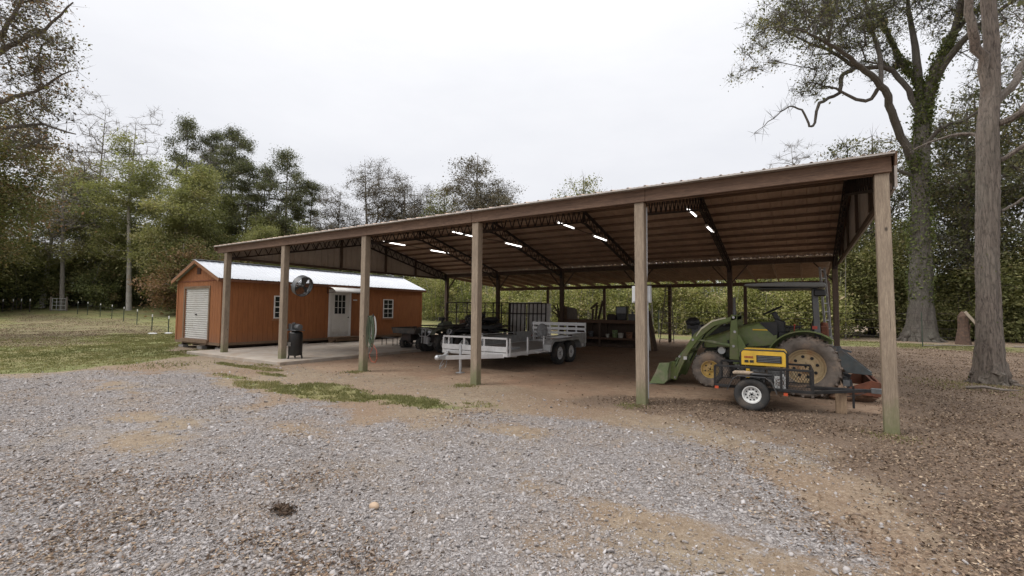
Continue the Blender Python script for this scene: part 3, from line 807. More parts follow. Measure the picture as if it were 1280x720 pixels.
# roof
ov = .16
for sg in (-1, 1):
    ex = SXM + sg * ((SX1 - SX0) / 2 + ov); ez = SZE - ov * (SZR - SZE) / ((SX1 - SX0) / 2) + .05
    d = Vector((ex - SXM, 0, ez - SZR - .05)); nn = Vector((-d.z * (1 if sg > 0 else 1), 0, d.x)) if sg > 0 else Vector((d.z, 0, -d.x))
    if nn.z < 0: nn = -nn
    solid(corrugated(MB(), (SXM, SY0 - .2, SZR + .05), (0, 1, 0), d, nn, SY1 - SY0 + .4, lambda u: (0, d.length), .228, .018, .03, False).build('roof', M_WHITEROOF, shed), .004)
MB().bar((SXM - .09, SY0 - .2, SZR + .055), (SXM - .09, SY1 + .2, SZR + .055), .2, .008).bar((SXM + .09, SY0 - .2, SZR + .055), (SXM + .09, SY1 + .2, SZR + .055), .2, .008).build('ridge_cap', M_WHITEROOF, shed)
for y in (SY0 - .185, SY1 + .185):
    for sg in (-1, 1):
        MB().bar((SXM, y, SZR - .03), (SXM + sg * ((SX1 - SX0) / 2 + ov), y, SZE - .09), .03, .12).build('barge_board', M_TRIM, shed)
MB().b2((SX1 + .1, SY0 - .15, SZE - .12), (SX1 + .13, SY1 + .15, SZE - .03)).b2((SX1, SY0 - .15, SZE - .13), (SX1 + .1, SY1 + .15, SZE - .11)).build('eave_trim', simple('shed_eave_trim', (.2, .085, .045), .7), shed)
# corner boards + skirt
for (x, y) in ((SX0, SY0), (SX1, SY0), (SX1, SY1), (SX0, SY1)):
    sx = 1 if x == SX1 else -1; sy = -1 if y == SY0 else 1
    MB().b2((x - sx * .09, y + sy * .004, SZ0), (x + sx * .022, y + sy * .022, SZE - .14)).b2((x + sx * .003, y - sy * .09, SZ0), (x + sx * .021, y + sy * .003, SZE - .14)).build('corner_board', M_SID, shed)
MB().b2((SX0, SY0 - .025, 2.66), (SX1, SY0 - .004, 2.69)).build('gable_band', simple('dark_orange_trim', (.2, .06, .03), .8), shed)
MB().b2((SX0 - .02, SY0 - .02, SZ0 - .1), (SX1 + .02, SY0 + .1, SZ0 - .002)).b2((SX1 - .1, SY0 + .1, SZ0 - .1), (SX1 + .02, SY1, SZ0 - .002)).b2((SX0 - .02, SY0 + .1, SZ0 - .1), (SX0 + .1, SY1, SZ0 - .002)).build('sill_beam', W_BOARD, shed)
for x in (SX0 + .35, SXM - .5, SXM + .5, SX1 - .35):
    MB().b2((x - .05, SY0 + .1, SZ0 - .19), (x + .05, SY1 - .1, SZ0 - .102)).build('skid', W_DARK, shed)
MB().b2((SX0 + .03, SY0 + .03, SZ0 + .0), (SX1 - .03, SY1 - .03, SZ0 + .02)).build('floor', W_DARK, shed)
# roll-up door
y = SY0 + .05
mb = MB(); gx0, gx1 = SX0 + GD[0], SX0 + GD[1]
vs = []; z = GD[2]
rows = []
k = 0
while z < GD[3]:
    rows += [(z, .012), (z + .02, -.024), (z + .058, -.024), (z + .078, .012)]; z += .085
vs = [(x, y + o_, min(zz, GD[3])) for (zz, o_) in rows for x in (gx0, gx1)]
fs = [(2 * i, 2 * i + 1, 2 * i + 3, 2 * i + 2) for i in range(len(rows) - 1)]
mb.add(vs, fs); gdoor = solid(mb.build('roll_up_door', simple('white_door_sheet', (.6, .585, .56), .5, .0, .08, 3, (.4, .35, .3), .35), shed), .003)
MB().box((SXM - .18, y - .03, 1.35), (.14, .03, .05)).build('handle', STEEL_BLK, gdoor)
mb = MB()
mb.b2((gx0 - .09, SY0 - .03, GD[2]), (gx0, SY0 - .004, GD[3] + .09)); mb.b2((gx1, SY0 - .03, GD[2]), (gx1 + .09, SY0 - .004, GD[3] + .09))
mb.b2((gx0, SY0 - .03, GD[3]), (gx1, SY0 - .004, GD[3] + .09)); mb.build('door_frame', W_BOARD, shed)
mb = MB(); mb.b2((gx0 - .1, SY0 - .09, SZ0 - .04), (gx1 + .1, SY0 - .004, SZ0 + .08)); mb.build('threshold', W_BOARD, shed)
# gable vent
gv = MB().b2((SXM - .15, SY0 - .02, 2.95), (SXM + .15, SY0 - .004, 3.2)).build('gable_vent', simple('dark_vent', (.09, .035, .02), .7), shed)
mb = MB()
for k in range(5): mb.box((SXM, SY0 - .03, 2.98 + k * .048), (.26, .02, .012), rx=.6)
mb.build('louvre', simple('dark_vent', (0, 0, 0)), gv)
# windows
def shed_window(y0, y1, z0, z1):
    mb = MB(); x = SX1
    mb.b2((x - .01, y0, z0), (x + .035, y0 + .045, z1)); mb.b2((x - .01, y1 - .045, z0), (x + .035, y1, z1))
    mb.b2((x - .01, y0 + .045, z0), (x + .035, y1 - .045, z0 + .045)); mb.b2((x - .01, y0 + .045, z1 - .045), (x + .035, y1 - .045, z1))
    zm = (z0 + z1) / 2; mb.b2((x - .01, y0 + .045, zm - .022), (x + .04, y1 - .045, zm + .022))
    ym = (y0 + y1) / 2; mb.b2((x - .006, ym - .009, z0 + .045), (x + .018, ym + .009, zm - .022)); mb.b2((x - .006, ym - .009, zm + .022), (x + .018, ym + .009, z1 - .045))
    for za, zb in ((z0 + .045, zm - .022), (zm + .022, z1 - .045)):
        zc = (za + zb) / 2; mb.b2((x - .005, y0 + .045, zc - .009), (x + .017, ym - .009, zc + .009)); mb.b2((x - .005, ym + .009, zc - .009), (x + .017, y1 - .045, zc + .009))
    w = mb.build('window', WHITE, shed, bevel=.003)
    MB().b2((x - .03, y0 + .01, z0 + .01), (x - .012, y1 - .01, z1 - .01)).build('pane', M_GLASS, w)
    MB().b2((x + .003, y0 - .06, z0 - .09), (x + .03, y1 + .06, z0 - .005)).build('sill', M_TRIM, w)
shed_window(*W1); shed_window(*W2)
# entry door
x = SX1; y0, y1, z0, z1 = DR
mb = MB(); mb.b2((x - .02, y0, z0), (x + .03, y0 + .1, z1)); mb.b2((x - .02, y1 - .1, z0), (x + .03, y1, z1)); mb.b2((x - .02, y0 + .1, z1 - .08), (x + .03, y1 - .1, z1)); mb.build('door_frame', WHITE, shed, bevel=.004)
M_DOOR = simple('white_door_paint', (.66, .645, .61), .45, 0, .06, 3, (.4, .34, .27), .3)
ya, yb = y0 + .103, y1 - .103; wz0, wz1 = 1.38, 2.28; wa, wb = ya + .2, yb - .2
mb = MB(); mb.b2((x - .03, ya, z0 + .01), (x + .008, wa, z1 - .083)); mb.b2((x - .03, wb, z0 + .01), (x + .008, yb, z1 - .083)); mb.b2((x - .03, wa, z0 + .01), (x + .008, wb, wz0)); mb.b2((x - .03, wa, wz1), (x + .008, wb, z1 - .083))
for a, b in ((ya + .12, (ya + yb) / 2 - .05), ((ya + yb) / 2 + .05, yb - .12)):
    mb.b2((x + .0085, a, .5), (x + .018, b, 1.15))
edoor = mb.build('door', M_DOOR, shed, bevel=.004)
MB().b2((x - .025, wa, wz0), (x - .012, wb, wz1)).build('pane', M_GLASS, edoor)
mb = MB()
for k in range(4):
    yy = wa + (wb - wa) * k / 3; mb.b2((x - .008, yy - .011, wz0), (x + .016, yy + .011, wz1))
for k in range(4):
    zz = wz0 + (wz1 - wz0) * k / 3; mb.b2((x - .007, wa, zz - .01), (x + .014, wb, zz + .01))
mb.build('muntin', M_DOOR, edoor)
MB().cyl((x + .008, yb - .07, 1.22), (x + .05, yb - .07, 1.22), .012, n=8).ball((x + .065, yb - .07, 1.22), .03, 6).build('knob', STEEL_BLK, edoor, True)
# dome awning over the door
mb = MB(); n = 8
vs = []
for k in range(n + 1):
    a = PI / 2 * k / n
    vs += [(x + .02 + .62 * math.sin(a), y0 - .12, 2.62 - .26 * (1 - math.cos(a))), (x + .02 + .62 * math.sin(a), y1 + .35, 2.62 - .26 * (1 - math.cos(a)))]
mb.add(vs, [(2 * k, 2 * k + 1, 2 * k + 3, 2 * k + 2) for k in range(n)])
solid(mb.build('awning', simple('awning_sheet', (.55, .53, .5), .4, .1, .12, 3), shed, True), .006)
mb = MB()
for yy in (y0 - .1, y1 + .33): mb.bar((x + .02, yy, 2.36), (x + .62, yy, 2.36), .02, .02); mb.bar((x + .03, yy, 2.3), (x + .03, yy, 2.6), .02, .02)
mb.build('awning_bracket', STEEL_BLK, shed)
MB().b2((x + .004, y1 + .12, 2.02), (x + .03, y1 + .34, 2.08)).build('porch_lamp', OFFW, shed)
st = thing('wooden_step', 'low wooden step on the concrete below the white shed door', 'step', (-18.0, 13.85, .1))
MB().b2((-.3, -.75, .2), (.3, .65, .24)).build('tread', W_BOARD, st)
MB().b2((-.28, -.7, .0), (-.02, -.66, .2)).b2((-.28, .56, 0), (.28, .6, .2)).b2((.18, -.66, .06), (.28, .56, .17)).prism([(-.02, 0), (.3, .2), (-.02, .2)], -.7, -.66).build('riser', W_BOARD, st)
for k, (x, y) in enumerate(((-21.7, 8.75), (-20.1, 8.75), (-18.75, 8.8), (-18.55, 12.1), (-18.55, 15.6), (-18.55, 18.7))):
    b_ = MB().b2((x - .2, y - .1, -.1 if k < 3 else .0), (x + .2, y + .1, .105)); b_.b2((x - .18, y - .08, .107), (x + .17, y + .09, .112))
    tag(b_.build('concrete_block', CBLOCK, None, bevel=.008), ['grey block under the left front corner of the orange shed', 'grey block under the middle of the shed front below the roll up door', 'grey block under the right front corner of the orange shed', 'grey block under the shed side below the nearer window', 'grey block under the shed side beyond the white door', 'grey block under the far corner of the shed side'][k], 'block', 'blocks carrying the shed')

# ------------------------------------------------------------------ wheels
def tyre_bm(r, w, rim, lugs=0, lug_h=.03, ag=False, n=36):
    """tyre turned about X, centred at the origin"""
    mb = MB(); h = w / 2; s = r - rim
    prof = [(rim, -h * .72), (rim + s * .35, -h * .98), (rim + s * .7, -h), (r - s * .12, -h * .9), (r, -h * .68), (r + .004, 0), (r, h * .68), (r - s * .12, h * .9), (rim + s * .7, h), (rim + s * .35, h * .98), (rim, h * .72), (rim - .012, h * .6), (rim - .012, -h * .6)]
    mb.lathe(prof, n=n)
    if lugs:
        for k in range(lugs):
            a = 2 * PI * k / lugs
            for sd in (-1, 1):
                aa = a + (PI / lugs if sd > 0 else 0)
                M_ = RX(aa)
                if ag:
                    x0, x1 = 0.0, sd * h * 1.0; sk = .38
                    pts = [(x0, -.022, r - .01), (x0, .022, r - .01), (x1, .022 + sk * w * .5, r - .045), (x1, -.022 + sk * w * .5, r - .045)]
                    top = [(x0, -.016, r + lug_h), (x0, .016, r + lug_h), (x1, .016 + sk * w * .5, r - .02 + lug_h * .5), (x1, -.016 + sk * w * .5, r - .02 + lug_h * .5)]
                    mb.add(pts + top, [(3, 2, 1, 0), (4, 5, 6, 7), (0, 1, 5, 4), (1, 2, 6, 5), (2, 3, 7, 6), (3, 0, 4, 7)], M_)
                else:
                    mb.box((sd * h * .5, 0, r + lug_h * .3), (h * .72, 2 * PI * r / lugs * .5, lug_h), M_)
    return mb
def wheel(parent, name, loc, r, w, rim, tmat, rmat, lugs=0, lug_h=.03, ag=False, side=-1, dish='spoke', rz=0, holes=5, label=None):
    """side: local direction (along the axle, X before rz) of the outer face"""
    o = bpy.data.objects.new(name, None)
    tb = tyre_bm(r, w, rim, lugs, lug_h, ag); o = tb.build(name, tmat, parent, True)
    o.location = loc; o.rotation_euler = (rnd.random() * 3, 0, rz)
    h = w / 2; mb = MB(); s = side
    mb.lathe([(rim - .013, -h * .62), (rim - .013, h * .62), (rim - .03, h * .6), (rim - .04, h * .2), (rim - .04, -h * .2), (rim - .03, -h * .6)], n=32)
    if dish == 'disc':
        q = [(rim - .03, s * h * .25), (rim * .78, s * h * .3), (rim * .7, s * h * .12), (rim * .4, s * h * .1), (rim * .3, s * h * .32), (.02, s * h * .35), (.02, s * h * .2), (rim * .3, s * h * .15), (rim * .7, -s * h * .02), (rim - .03, s * h * .12)]
        mb.lathe(q, n=32)
    else:
        mb.lathe([(rim * .34, s * h * .5), (.0, s * h * .55), (.0, s * h * .1), (rim * .34, s * h * .1)], n=20)
        for k in range(holes):
            a = 2 * PI * k / holes
            mb.add([(s * h * .5, -.035, rim * .2), (s * h * .5, .035, rim * .2), (s * h * .42, .05, rim * .96), (s * h * .42, -.05, rim * .96), (s * h * .1, -.035, rim * .2), (s * h * .1, .035, rim * .2), (s * h * .1, .05, rim * .96), (s * h * .1, -.05, rim * .96)],
                   [(0, 1, 2, 3), (7, 6, 5, 4), (0, 4, 5, 1), (1, 5, 6, 2), (2, 6, 7, 3), (3, 7, 4, 0)], RX(a))
    mb.cur = 1
    if dish == 'disc':
        for k in range(holes):
            a = 2 * PI * k / holes; c = Vector((s * h * .16, rim * .56 * math.cos(a), rim * .56 * math.sin(a))); mb.cyl(c, c + Vector((s * .006, 0, 0)), rim * .085, n=10)
        for k in range(5):
            a = 2 * PI * k / 5 + .3; c = Vector((s * h * .3, rim * .22 * math.cos(a), rim * .22 * math.sin(a))); mb.cyl(c, c + Vector((s * .02, 0, 0)), .009, n=6)
    else:
        for k in range(5):
            a = 2 * PI * k / 5; c = Vector((s * h * .5, rim * .2 * math.cos(a), rim * .2 * math.sin(a))); mb.cyl(c, c + Vector((s * .025, 0, 0)), .01, n=6)
    mb.build('rim', [rmat, BLACK], o, True)
    return o

# ------------------------------------------------------------------ green tractor
T = thing('tractor', 'green tractor with front loader, canopy and muddy rear tyres', 'tractor', (-.9, 11.12, 0))
def loc(x): return x + .9
RW_ = -PI / 2
wheel(T, 'rear_wheel', (.9, -.62, .575), .565, .34, .345, MUDTYRE, RIMTAN, 22, .045, True, -1, 'disc', rz=PI / 2, holes=8)
wheel(T, 'rear_wheel', (.9, .62, .575), .565, .34, .345, MUDTYRE, RIMTAN, 22, .045, True, 1, 'disc', rz=PI / 2, holes=8)
wheel(T, 'front_wheel', (-.83, -.42, .38), .362, .22, .2, MUDTYRE, RIMYEL, 18, .022, True, -1, 'disc', rz=PI / 2, holes=6)
wheel(T, 'front_wheel', (-.83, .42, .38), .362, .22, .2, MUDTYRE, RIMYEL, 18, .022, True, 1, 'disc', rz=PI / 2, holes=6)
# hood
mb = MB()
sec = [(-1.0, .84, 1.0, .15), (-.96, .82, 1.06, .2), (-.7, .84, 1.14, .25), (-.3, .86, 1.31, .28), (.1, .9, 1.42, .31), (.42, .95, 1.43, .32)]
vs = []; fs = []
for (x, za, zb, hw) in sec:
    vs += [(x, -hw, za), (x, -hw, zb - .13), (x, -hw * .86, zb - .04), (x, -hw * .5, zb), (x, hw * .5, zb), (x, hw * .86, zb - .04), (x, hw, zb - .13), (x, hw, za)]
for i in range(len(sec) - 1):
    for k in range(8): fs.append((i * 8 + k, i * 8 + (k + 1) % 8, (i + 1) * 8 + (k + 1) % 8, (i + 1) * 8 + k))
fs += [tuple(range(7, -1, -1)), tuple(range(40, 48))]
mb.add(vs, fs); hood = mb.build('hood', GREEN, T, True, bevel=.01, seg=2)
MB().b2((-1.02, -.12, .85), (-1.0, .12, .96)).build('grille', BLACK, hood)
for sg in (-1, 1):
    MB().prism([(-.02, 1.235), (.34, 1.235), (.3, 1.262), (-.02, 1.262)], sg * .318, sg * .325).build('stripe', simple('yellow_stripe', (.75, .5, .04), .5, 0, .05), hood)
    MB().prism([(.1, 1.4), (.43, 1.42), (.43, 1.16), (.36, 1.14)], min(sg * .318, sg * .327), max(sg * .318, sg * .327)).build('rear_panel', BLACK, hood)
    mb = MB()
    for k in range(6): mb.b2((-.5 + k * .05, sg * .262, .9), (-.475 + k * .05, sg * .292, 1.0))
    mb.build('vent_slots', BLACK, hood)
    MB().ball((-.97, sg * .11, .99), .045, 6, (.5, 1, .7)).build('headlight', CHROME, hood, True)
# chassis + engine
mb = MB(); mb.b2((-1.0, -.14, .5), (.95, .14, .78)); mb.b2((-.6, -.2, .62), (.0, .2, .9)); mb.cyl((-.45, -.26, .72), (-.45, .26, .72), .11); mb.cyl((-.2, -.27, .8), (-.2, -.14, .8), .07)
mb.b2((.45, -.24, .42), (1.12, .24, .98)); mb.cyl((.9, -.6, .6), (.9, .6, .6), .1); mb.bar((-.86, -.4, .42), (-.86, .4, .42), .12, .12); mb.b2((-.3, -.24, .5), (.1, -.16, .7))
mb.build('chassis', simple('dark_engine_metal', (.035, .04, .03), .6, .2, .5, 9, (.12, .09, .06), .7), T, bevel=.01)
for k_, (p_, q_, r_) in enumerate((((-.5, -.3, 1.0), (-.2, -.36, .62), .014), ((-.1, -.3, .95), (-.42, -.34, .7), .012), ((.2, -.3, .92), (.02, -.33, .6), .014), ((-.7, -.28, .86), (-.8, -.3, .5), .012))):
    m_ = [(p_[i] + q_[i]) / 2 for i in range(3)]; m_[1] -= .07
    MB().tube([p_, m_, q_], r_, 6).build('hose', BLACK, T, True)
mb = MB(); mb.cyl((-.62, -.24, .78), (-.62, -.34, .78), .075); mb.build('oil_filter', OFFW, T)
MB().b2((.05, -.34, .66), (.4, -.2, .86)).build('battery_box', BLACK, T, bevel=.015)
MB().b2((.42, -.52, .34), (.62, -.36, .38)).bar((.43, -.5, .38), (.43, -.5, .6), .02, .04).bar((.6, -.5, .38), (.6, -.5, .6), .02, .04).build('step', GREYM, T)
for k_ in range(3): MB().tube([(.62 + k_ * .09, -.34, 1.1), (.64 + k_ * .09, -.35, 1.3 + .04 * k_)], .008, 5).ball((.64 + k_ * .09, -.35, 1.32 + .04 * k_), .022, 5).build('lever', [BLACK, REDP, BLACK][k_], T)
MB().cyl((-.38, -.12, 1.25), (-.38, -.12, 1.66), .035).cyl((-.38, -.12, 1.6), (-.38, -.12, 1.93), .03, .028).build('exhaust', GREYM, T, True)
mb = MB(); mb.b2((.42, -.5, .6), (.8, .5, .64)); mb.b2((.42, -.5, .5), (.44, -.3, .6)); mb.b2((.42, .3, .5), (.44, .5, .6)); mb.build('platform', GREYM, T)
mb = MB(); mb.prism([(.34, .95), (.58, .95), (.56, 1.42), (.38, 1.5)], -.24, .24); mb.bar((.5, 0, 1.3), (.35, 0, 1.62), .1, .1); mb.b2((.44, -.3, 1.0), (.66, .3, 1.22)); mb.build('dashboard', BLACK, T, bevel=.015)
sw = MB(); c = Vector((.33, 0, 1.65)); ax = Vector((-.45, 0, .89)).normalized(); u = Vector((0, 1, 0)); v_ = ax.cross(u)
sw.tube([c + (u * math.cos(a) + v_ * math.sin(a)) * .19 for a in [2 * PI * k / 20 for k in range(20)]], .02, 6, closed=True)
for a in (0, 2.1, 4.2): sw.bar(c, c + (u * math.cos(a) + v_ * math.sin(a)) * .19, .02, .012)
sw.build('steering_wheel', BLACK, T, True)
mb = MB(); mb.prism([(.6, 1.04), (1.06, 1.0), (1.16, 1.5), (1.06, 1.54), (.98, 1.2), (.62, 1.18)], -.25, .25); mb.build('seat', BLACK, T, bevel=.03, seg=2)
for sg in (-1, 1):
    mb = MB(); R_ = .66; n = 12; y0, y1 = sg * .4, sg * .8; vs = []
    for k in range(n + 1):
        a = R(48 + 110 * k / n)
        for rr in (R_, R_ + .02):
            vs += [(.9 + rr * math.cos(a), y0, .6 + rr * math.sin(a) * .98), (.9 + rr * math.cos(a), y1, .6 + rr * math.sin(a) * .98)]
    fs = []
    for k in range(n):
        a_, b_ = 4 * k, 4 * k + 4
        fs += [(a_, a_ + 1, b_ + 1, b_), (a_ + 2, b_ + 2, b_ + 3, a_ + 3), (a_ + 1, a_ + 3, b_ + 3, b_ + 1), (a_, b_, b_ + 2, a_ + 2)]
    fs += [(0, 2, 3, 1), (4 * n, 4 * n + 1, 4 * n + 3, 4 * n + 2)]
    mb.add(vs, fs)
    # inner side panel
    poly = [(.9 + (R_) * math.cos(R(48 + 110 * k / n)), .6 + R_ * .98 * math.sin(R(48 + 110 * k / n))) for k in range(n + 1)] + [(.42, .7), (.5, .62), (1.3, .62)]
    mb.prism(poly, sg * .37, sg * .399)
    mb.build('fender', GREEN, T, True)
    MB().b2((1.02, sg * .8, 1.3), (1.1, sg * .83, 1.36)).build('tail_lamp', REDP, T)
mb = MB()
for sg in (-1, 1):
    mb.bar((1.12, sg * .34, .85), (1.08, sg * .34, 2.06), .13, .1); mb.bar((1.12, sg * .34, .9), (1.0, sg * .34, .5), .1, .08)
mb.bar((1.08, -.37, 2.04), (1.08, .37, 2.04), .08, .08); mb.build('roll_bar', GREYM, T, bevel=.008)
mb = MB(); mb.prism([(-.16, 2.16), (-.05, 2.14), (1.2, 2.1), (1.27, 2.12), (1.24, 2.19), (.6, 2.215), (-.1, 2.195)], -.6, .6); cn_ = mb.build('canopy', simple('canopy_grey', (.16, .165, .16), .6, 0, .2, 3), T, bevel=.02, seg=2)
MB().b2((.1, -.55, 2.085), (1.15, .55, 2.1)).build('canopy_underside', BLACK, cn_)  # thin black plate across the underside of the canopy
MB().b2((1.06, -.5, 1.93), (1.26, -.2, 2.06)).build('canopy_lamp', BLACK, T, bevel=.02)
# loader
for sg in (-1, 1):
    y = sg * .5
    mb = MB(); mb.prism([(-.44, .62), (-.26, .62), (-.28, 1.1), (-.29, 1.54), (-.4, 1.56), (-.43, 1.1)], y - .045, y + .045); mb.bar((-.34, y, .6), (-.2, sg * .2, .6), .1, .16)
    mb.prism([(-.44, 1.15), (-.25, 1.15), (-.06, .74), (-.14, .66), (-.34, .7)], y - .03, y + .03)
    mb.build('loader_mast', GREEN, T, bevel=.01)
    pl = [(-.3, 1.5), (-.75, 1.36), (-1.08, 1.1), (-1.3, .75), (-1.5, .3), (-1.56, .1)]
    up = [(x + dx, z + dz) for (x, z), (dx, dz) in zip(pl, [(.02, .05), (-.02, .05), (-.045, .04), (-.055, .02), (-.05, .015), (-.04, 0)])]
    lo = [(x + dx, z + dz) for (x, z), (dx, dz) in zip(pl, [(0, -.045), (.02, -.05), (.06, -.045), (.055, -.02), (.05, -.015), (.04, 0)])]
    arm = MB().prism(up + lo[::-1], y - .045, y + .045).build('loader_arm', GREEN, T, bevel=.008)
    mb = MB(); ys = y + sg * .047
    a, b, c_, d_ = (-.5, 1.47), (-.74, 1.4), (-.98, 1.23), (-1.12, 1.07)
    st_ = [(-.5, 1.475), (-.76, 1.4), (-.98, 1.23), (-1.1, 1.06), (-1.09, 1.1), (-.99, 1.265), (-.77, 1.43), (-.5, 1.5)]
    mb.prism(st_, min(ys, ys + sg * .004), max(ys, ys + sg * .004)); mb.build('stripe', simple('cream_stripe', (.7, .66, .5), .5, 0, .1), arm)
    MB().b2((-1.36, ys - .003, .56), (-1.29, ys + .003, .63)).build('sticker', WHITE, arm)
    mb = MB(); mb.cyl((-.36, y, .9), (-.86, y, .98), .035); mb.cyl((-.86, y, .98), (-1.14, y, 1.0), .018); mb.cyl((-1.18, y * 1.0 + sg * .0, 1.12 - .16), (-1.44, y, .62), .032); mb.cyl((-1.44, y, .62), (-1.58, y, .38), .016)
    mb.bar((-1.5, y, .5), (-1.6, y, .3), .05, .03); mb.build('hydraulic_cylinder', GREEN_WORN, T)
    for (px_, pz_) in ((-.35, 1.5), (-1.16, 1.0), (-1.44, .62), (-1.54, .16), (-.36, .9), (-.33, 1.2)):
        MB().cyl((px_, y + sg * .04, pz_), (px_, y + sg * .066, pz_), .026, n=10).build('pin', CHROME, T)
    mb = MB(); mb.tube([(-.35, y - sg * .07, 1.48), (-.75, y - sg * .07, 1.38), (-1.05, y - sg * .07, 1.13), (-1.26, y - sg * .07, .78), (-1.42, y - sg * .07, .45)], .013, 5); mb.build('hydraulic_hose', BLACK, T)
mb = MB(); mb.cyl((-1.3, -.5, .72), (-1.3, .5, .72), .045); mb.build('cross_tube', GREEN, T)
# bucket (open towards the front, -X)
bk = [(-1.6, .5), (-1.64, .3), (-1.64, .12), (-1.72, .03), (-2.06, .012)]
ins = [(-2.04, .03), (-1.74, .05), (-1.665, .13), (-1.665, .3), (-1.625, .5)]
mb = MB(); mb.prism(bk + ins, -.78, .78)
sp_ = [(-1.6, .5), (-1.64, .3), (-1.64, .12), (-1.72, .03), (-2.04, .012), (-1.9, .28), (-1.82, .48)]
mb.prism(sp_, -.8, -.782); mb.prism(sp_, .782, .8)
bkt = mb.build('bucket', GREEN_WORN, T, bevel=.004)
MB().prism([(-1.9, .006), (-2.1, .003), (-2.1, .011), (-1.9, .011)], -.8, .8).build('cutting_edge', CHROME, bkt)
mb = MB()
for yy in (-.5, .5): mb.prism([(-1.64, .5), (-1.66, .12), (-1.54, .12), (-1.5, .3), (-1.56, .5)], yy - .06, yy - .05); mb.prism([(-1.64, .5), (-1.66, .12), (-1.54, .12), (-1.5, .3), (-1.56, .5)], yy + .05, yy + .06)
mb.build('bucket_bracket', GREEN, bkt)
# rear hitch
mb = MB()
for yy in (-.3, .3):
    mb.bar((1.1, yy * .7, .5), (1.62, yy, .42), .04, .06); mb.bar((1.12, yy * .7, .95), (1.4, yy, .92), .03, .05); mb.bar((1.4, yy, .92), (1.42, yy, .45), .02, .02)
mb.bar((1.12, 0, .98), (1.66, 0, .85), .04, .04); mb.build('three_point_hitch', GREYM, T)
MB().b2((1.16, -.12, 1.05), (1.3, .14, 1.35)).cyl((1.23, -.02, 1.3), (1.23, -.02, 1.42), .07, n=10).build('hitch_guard', RUSTO, T, bevel=.02)

bb = thing('box_blade', 'rusty orange box blade with grey top plates behind the tractor', 'implement', (0, 0, 0))
mb = MB(); mb.b2((.98, 10.3, .14), (1.02, 11.9, .4)); mb.prism([(1.0, .12), (1.06, .12), (1.12, .25), (1.12, .38), (1.08, .38)], 10.3, 11.9); mb.build('blade', RUSTO, bb, bevel=.006)
for yy in (10.28, 11.9): MB().prism([(.62, .16), (1.1, .14), (1.13, .38), (.98, .42), (.7, .3), (.62, .24)], yy, yy + .025).build('side_plate', RUSTO, bb, bevel=.004)
mb = MB(); mb.bar((.62, 10.3, .34), (.62, 11.9, .34), .1, .1); mb.bar((.62, 11.0, .34), (.55, 11.0, .95), .05, .08); mb.bar((.62, 11.2, .34), (.55, 11.2, .95), .05, .08); mb.bar((.56, 11.1, .9), (1.0, 11.1, .5), .05, .08); mb.build('hitch_frame', GREYM, bb)
MB().prism([(.5, .9), (.56, .93), (.98, .56), (1.0, .5), (.66, .52), (.56, .6)], 10.36, 10.39).prism([(.58, .58), (.98, .5), (1.0, .56), (.6, .64)], 10.39, 10.8).build('top_plate', simple('bluish_grey_paint', (.075, .088, .09), .55, .1, .4, 5, (.12, .07, .045), .5), bb, bevel=.004)
for k in range(4): MB().bar((.68, 10.55 + k * .36, .38), (.74, 10.55 + k * .36, .04), .025, .06).build('ripper_tooth', GREYM, bb)
mb = MB(); mb.ball((.84, 10.7, .1), .2, 7, (1.4, 1.2, .7)); mb.ball((.55, 10.5, .06), .14, 6, (1.5, 1, .6)); tag(mb.build('dirt_heap', simple('red_dirt', (.2, .12, .075), .95, 0, .4, 14, (.1, .06, .04), .6, .6), None, True), 'small heap of dirt and leaves caught in the box blade', 'dirt')

# ------------------------------------------------------------------ boat behind the tractor
B = thing('flat_bottom_boat', 'dark flat bottomed boat with a pedestal seat behind the tractor', 'boat', (-.9, 14.0, .62))
vs = []
for x, hw, zb in ((-1.5, .52, .0), (-.8, .6, 0), (-.1, .6, .0), (.5, .45, .12), (.8, .38, .32)):
    vs += [(x, -hw, .62), (x, -hw * .8, zb), (x, hw * .8, zb), (x, hw, .62)]
fs = [(4 * i + k, 4 * i + k + 1, 4 * i + 5 + k, 4 * i + 4 + k) for i in range(4) for k in range(3)] + [(0, 1, 2, 3), (19, 18, 17, 16)]
solid(MB().add(vs, fs).build('hull', simple('dark_hull', (.05, .055, .045), .55, .2, .3, 3, (.1, .08, .06), .5), B), .03)
mb = MB(); mb.tube([(-1.5, -.54, .63), (-.8, -.62, .63), (-.1, -.62, .63), (.5, -.47, .63), (.8, -.4, .63), (.8, .4, .63), (.5, .47, .63), (-.1, .62, .63), (-.8, .62, .63), (-1.5, .54, .63)], .022, 6); mb.build('gunwale', BLACK, B)
for x in (-.9, -.1): MB().b2((x - .14, -.58, .4), (x + .14, .58, .44)).build('bench', GREYM, B)
sb_ = MB().cyl((-.98, -.1, .44), (-.98, -.1, .74), .03).build('seat_post', OFFW, B)
MB().b2((-1.2, -.32, .74), (-.78, .12, .8)).b2((-.98 - .12, -.3, .66), (-.9, -.27, .76)).build('pedestal_seat', BLACK, B, bevel=.02)
OBm = thing('outboard_motor', 'black outboard motor on the back of the flat bottomed boat', 'motor', (-2.55, 13.95, .62))
mb = MB(); mb.ball((-.16, 0, .68), .17, 9, (1.15, .8, .95)); mb.b2((-.3, -.11, .5), (.0, .11, .62)); mb.build('cowl', BLACK, OBm, True)
mb = MB(); mb.prism([(-.2, .5), (-.04, .5), (-.08, .0), (-.12, -.35), (-.22, -.35), (-.18, .0)], -.05, .05); mb.b2((-.08, -.1, .42), (.12, .1, .62)); mb.bar((-.1, 0, .55), (.4, 0, .66), .04, .04); mb.build('leg', GREYM, OBm, bevel=.01)
mb = MB(); mb.cyl((-.3, 0, -.3), (-.05, 0, -.3), .05)
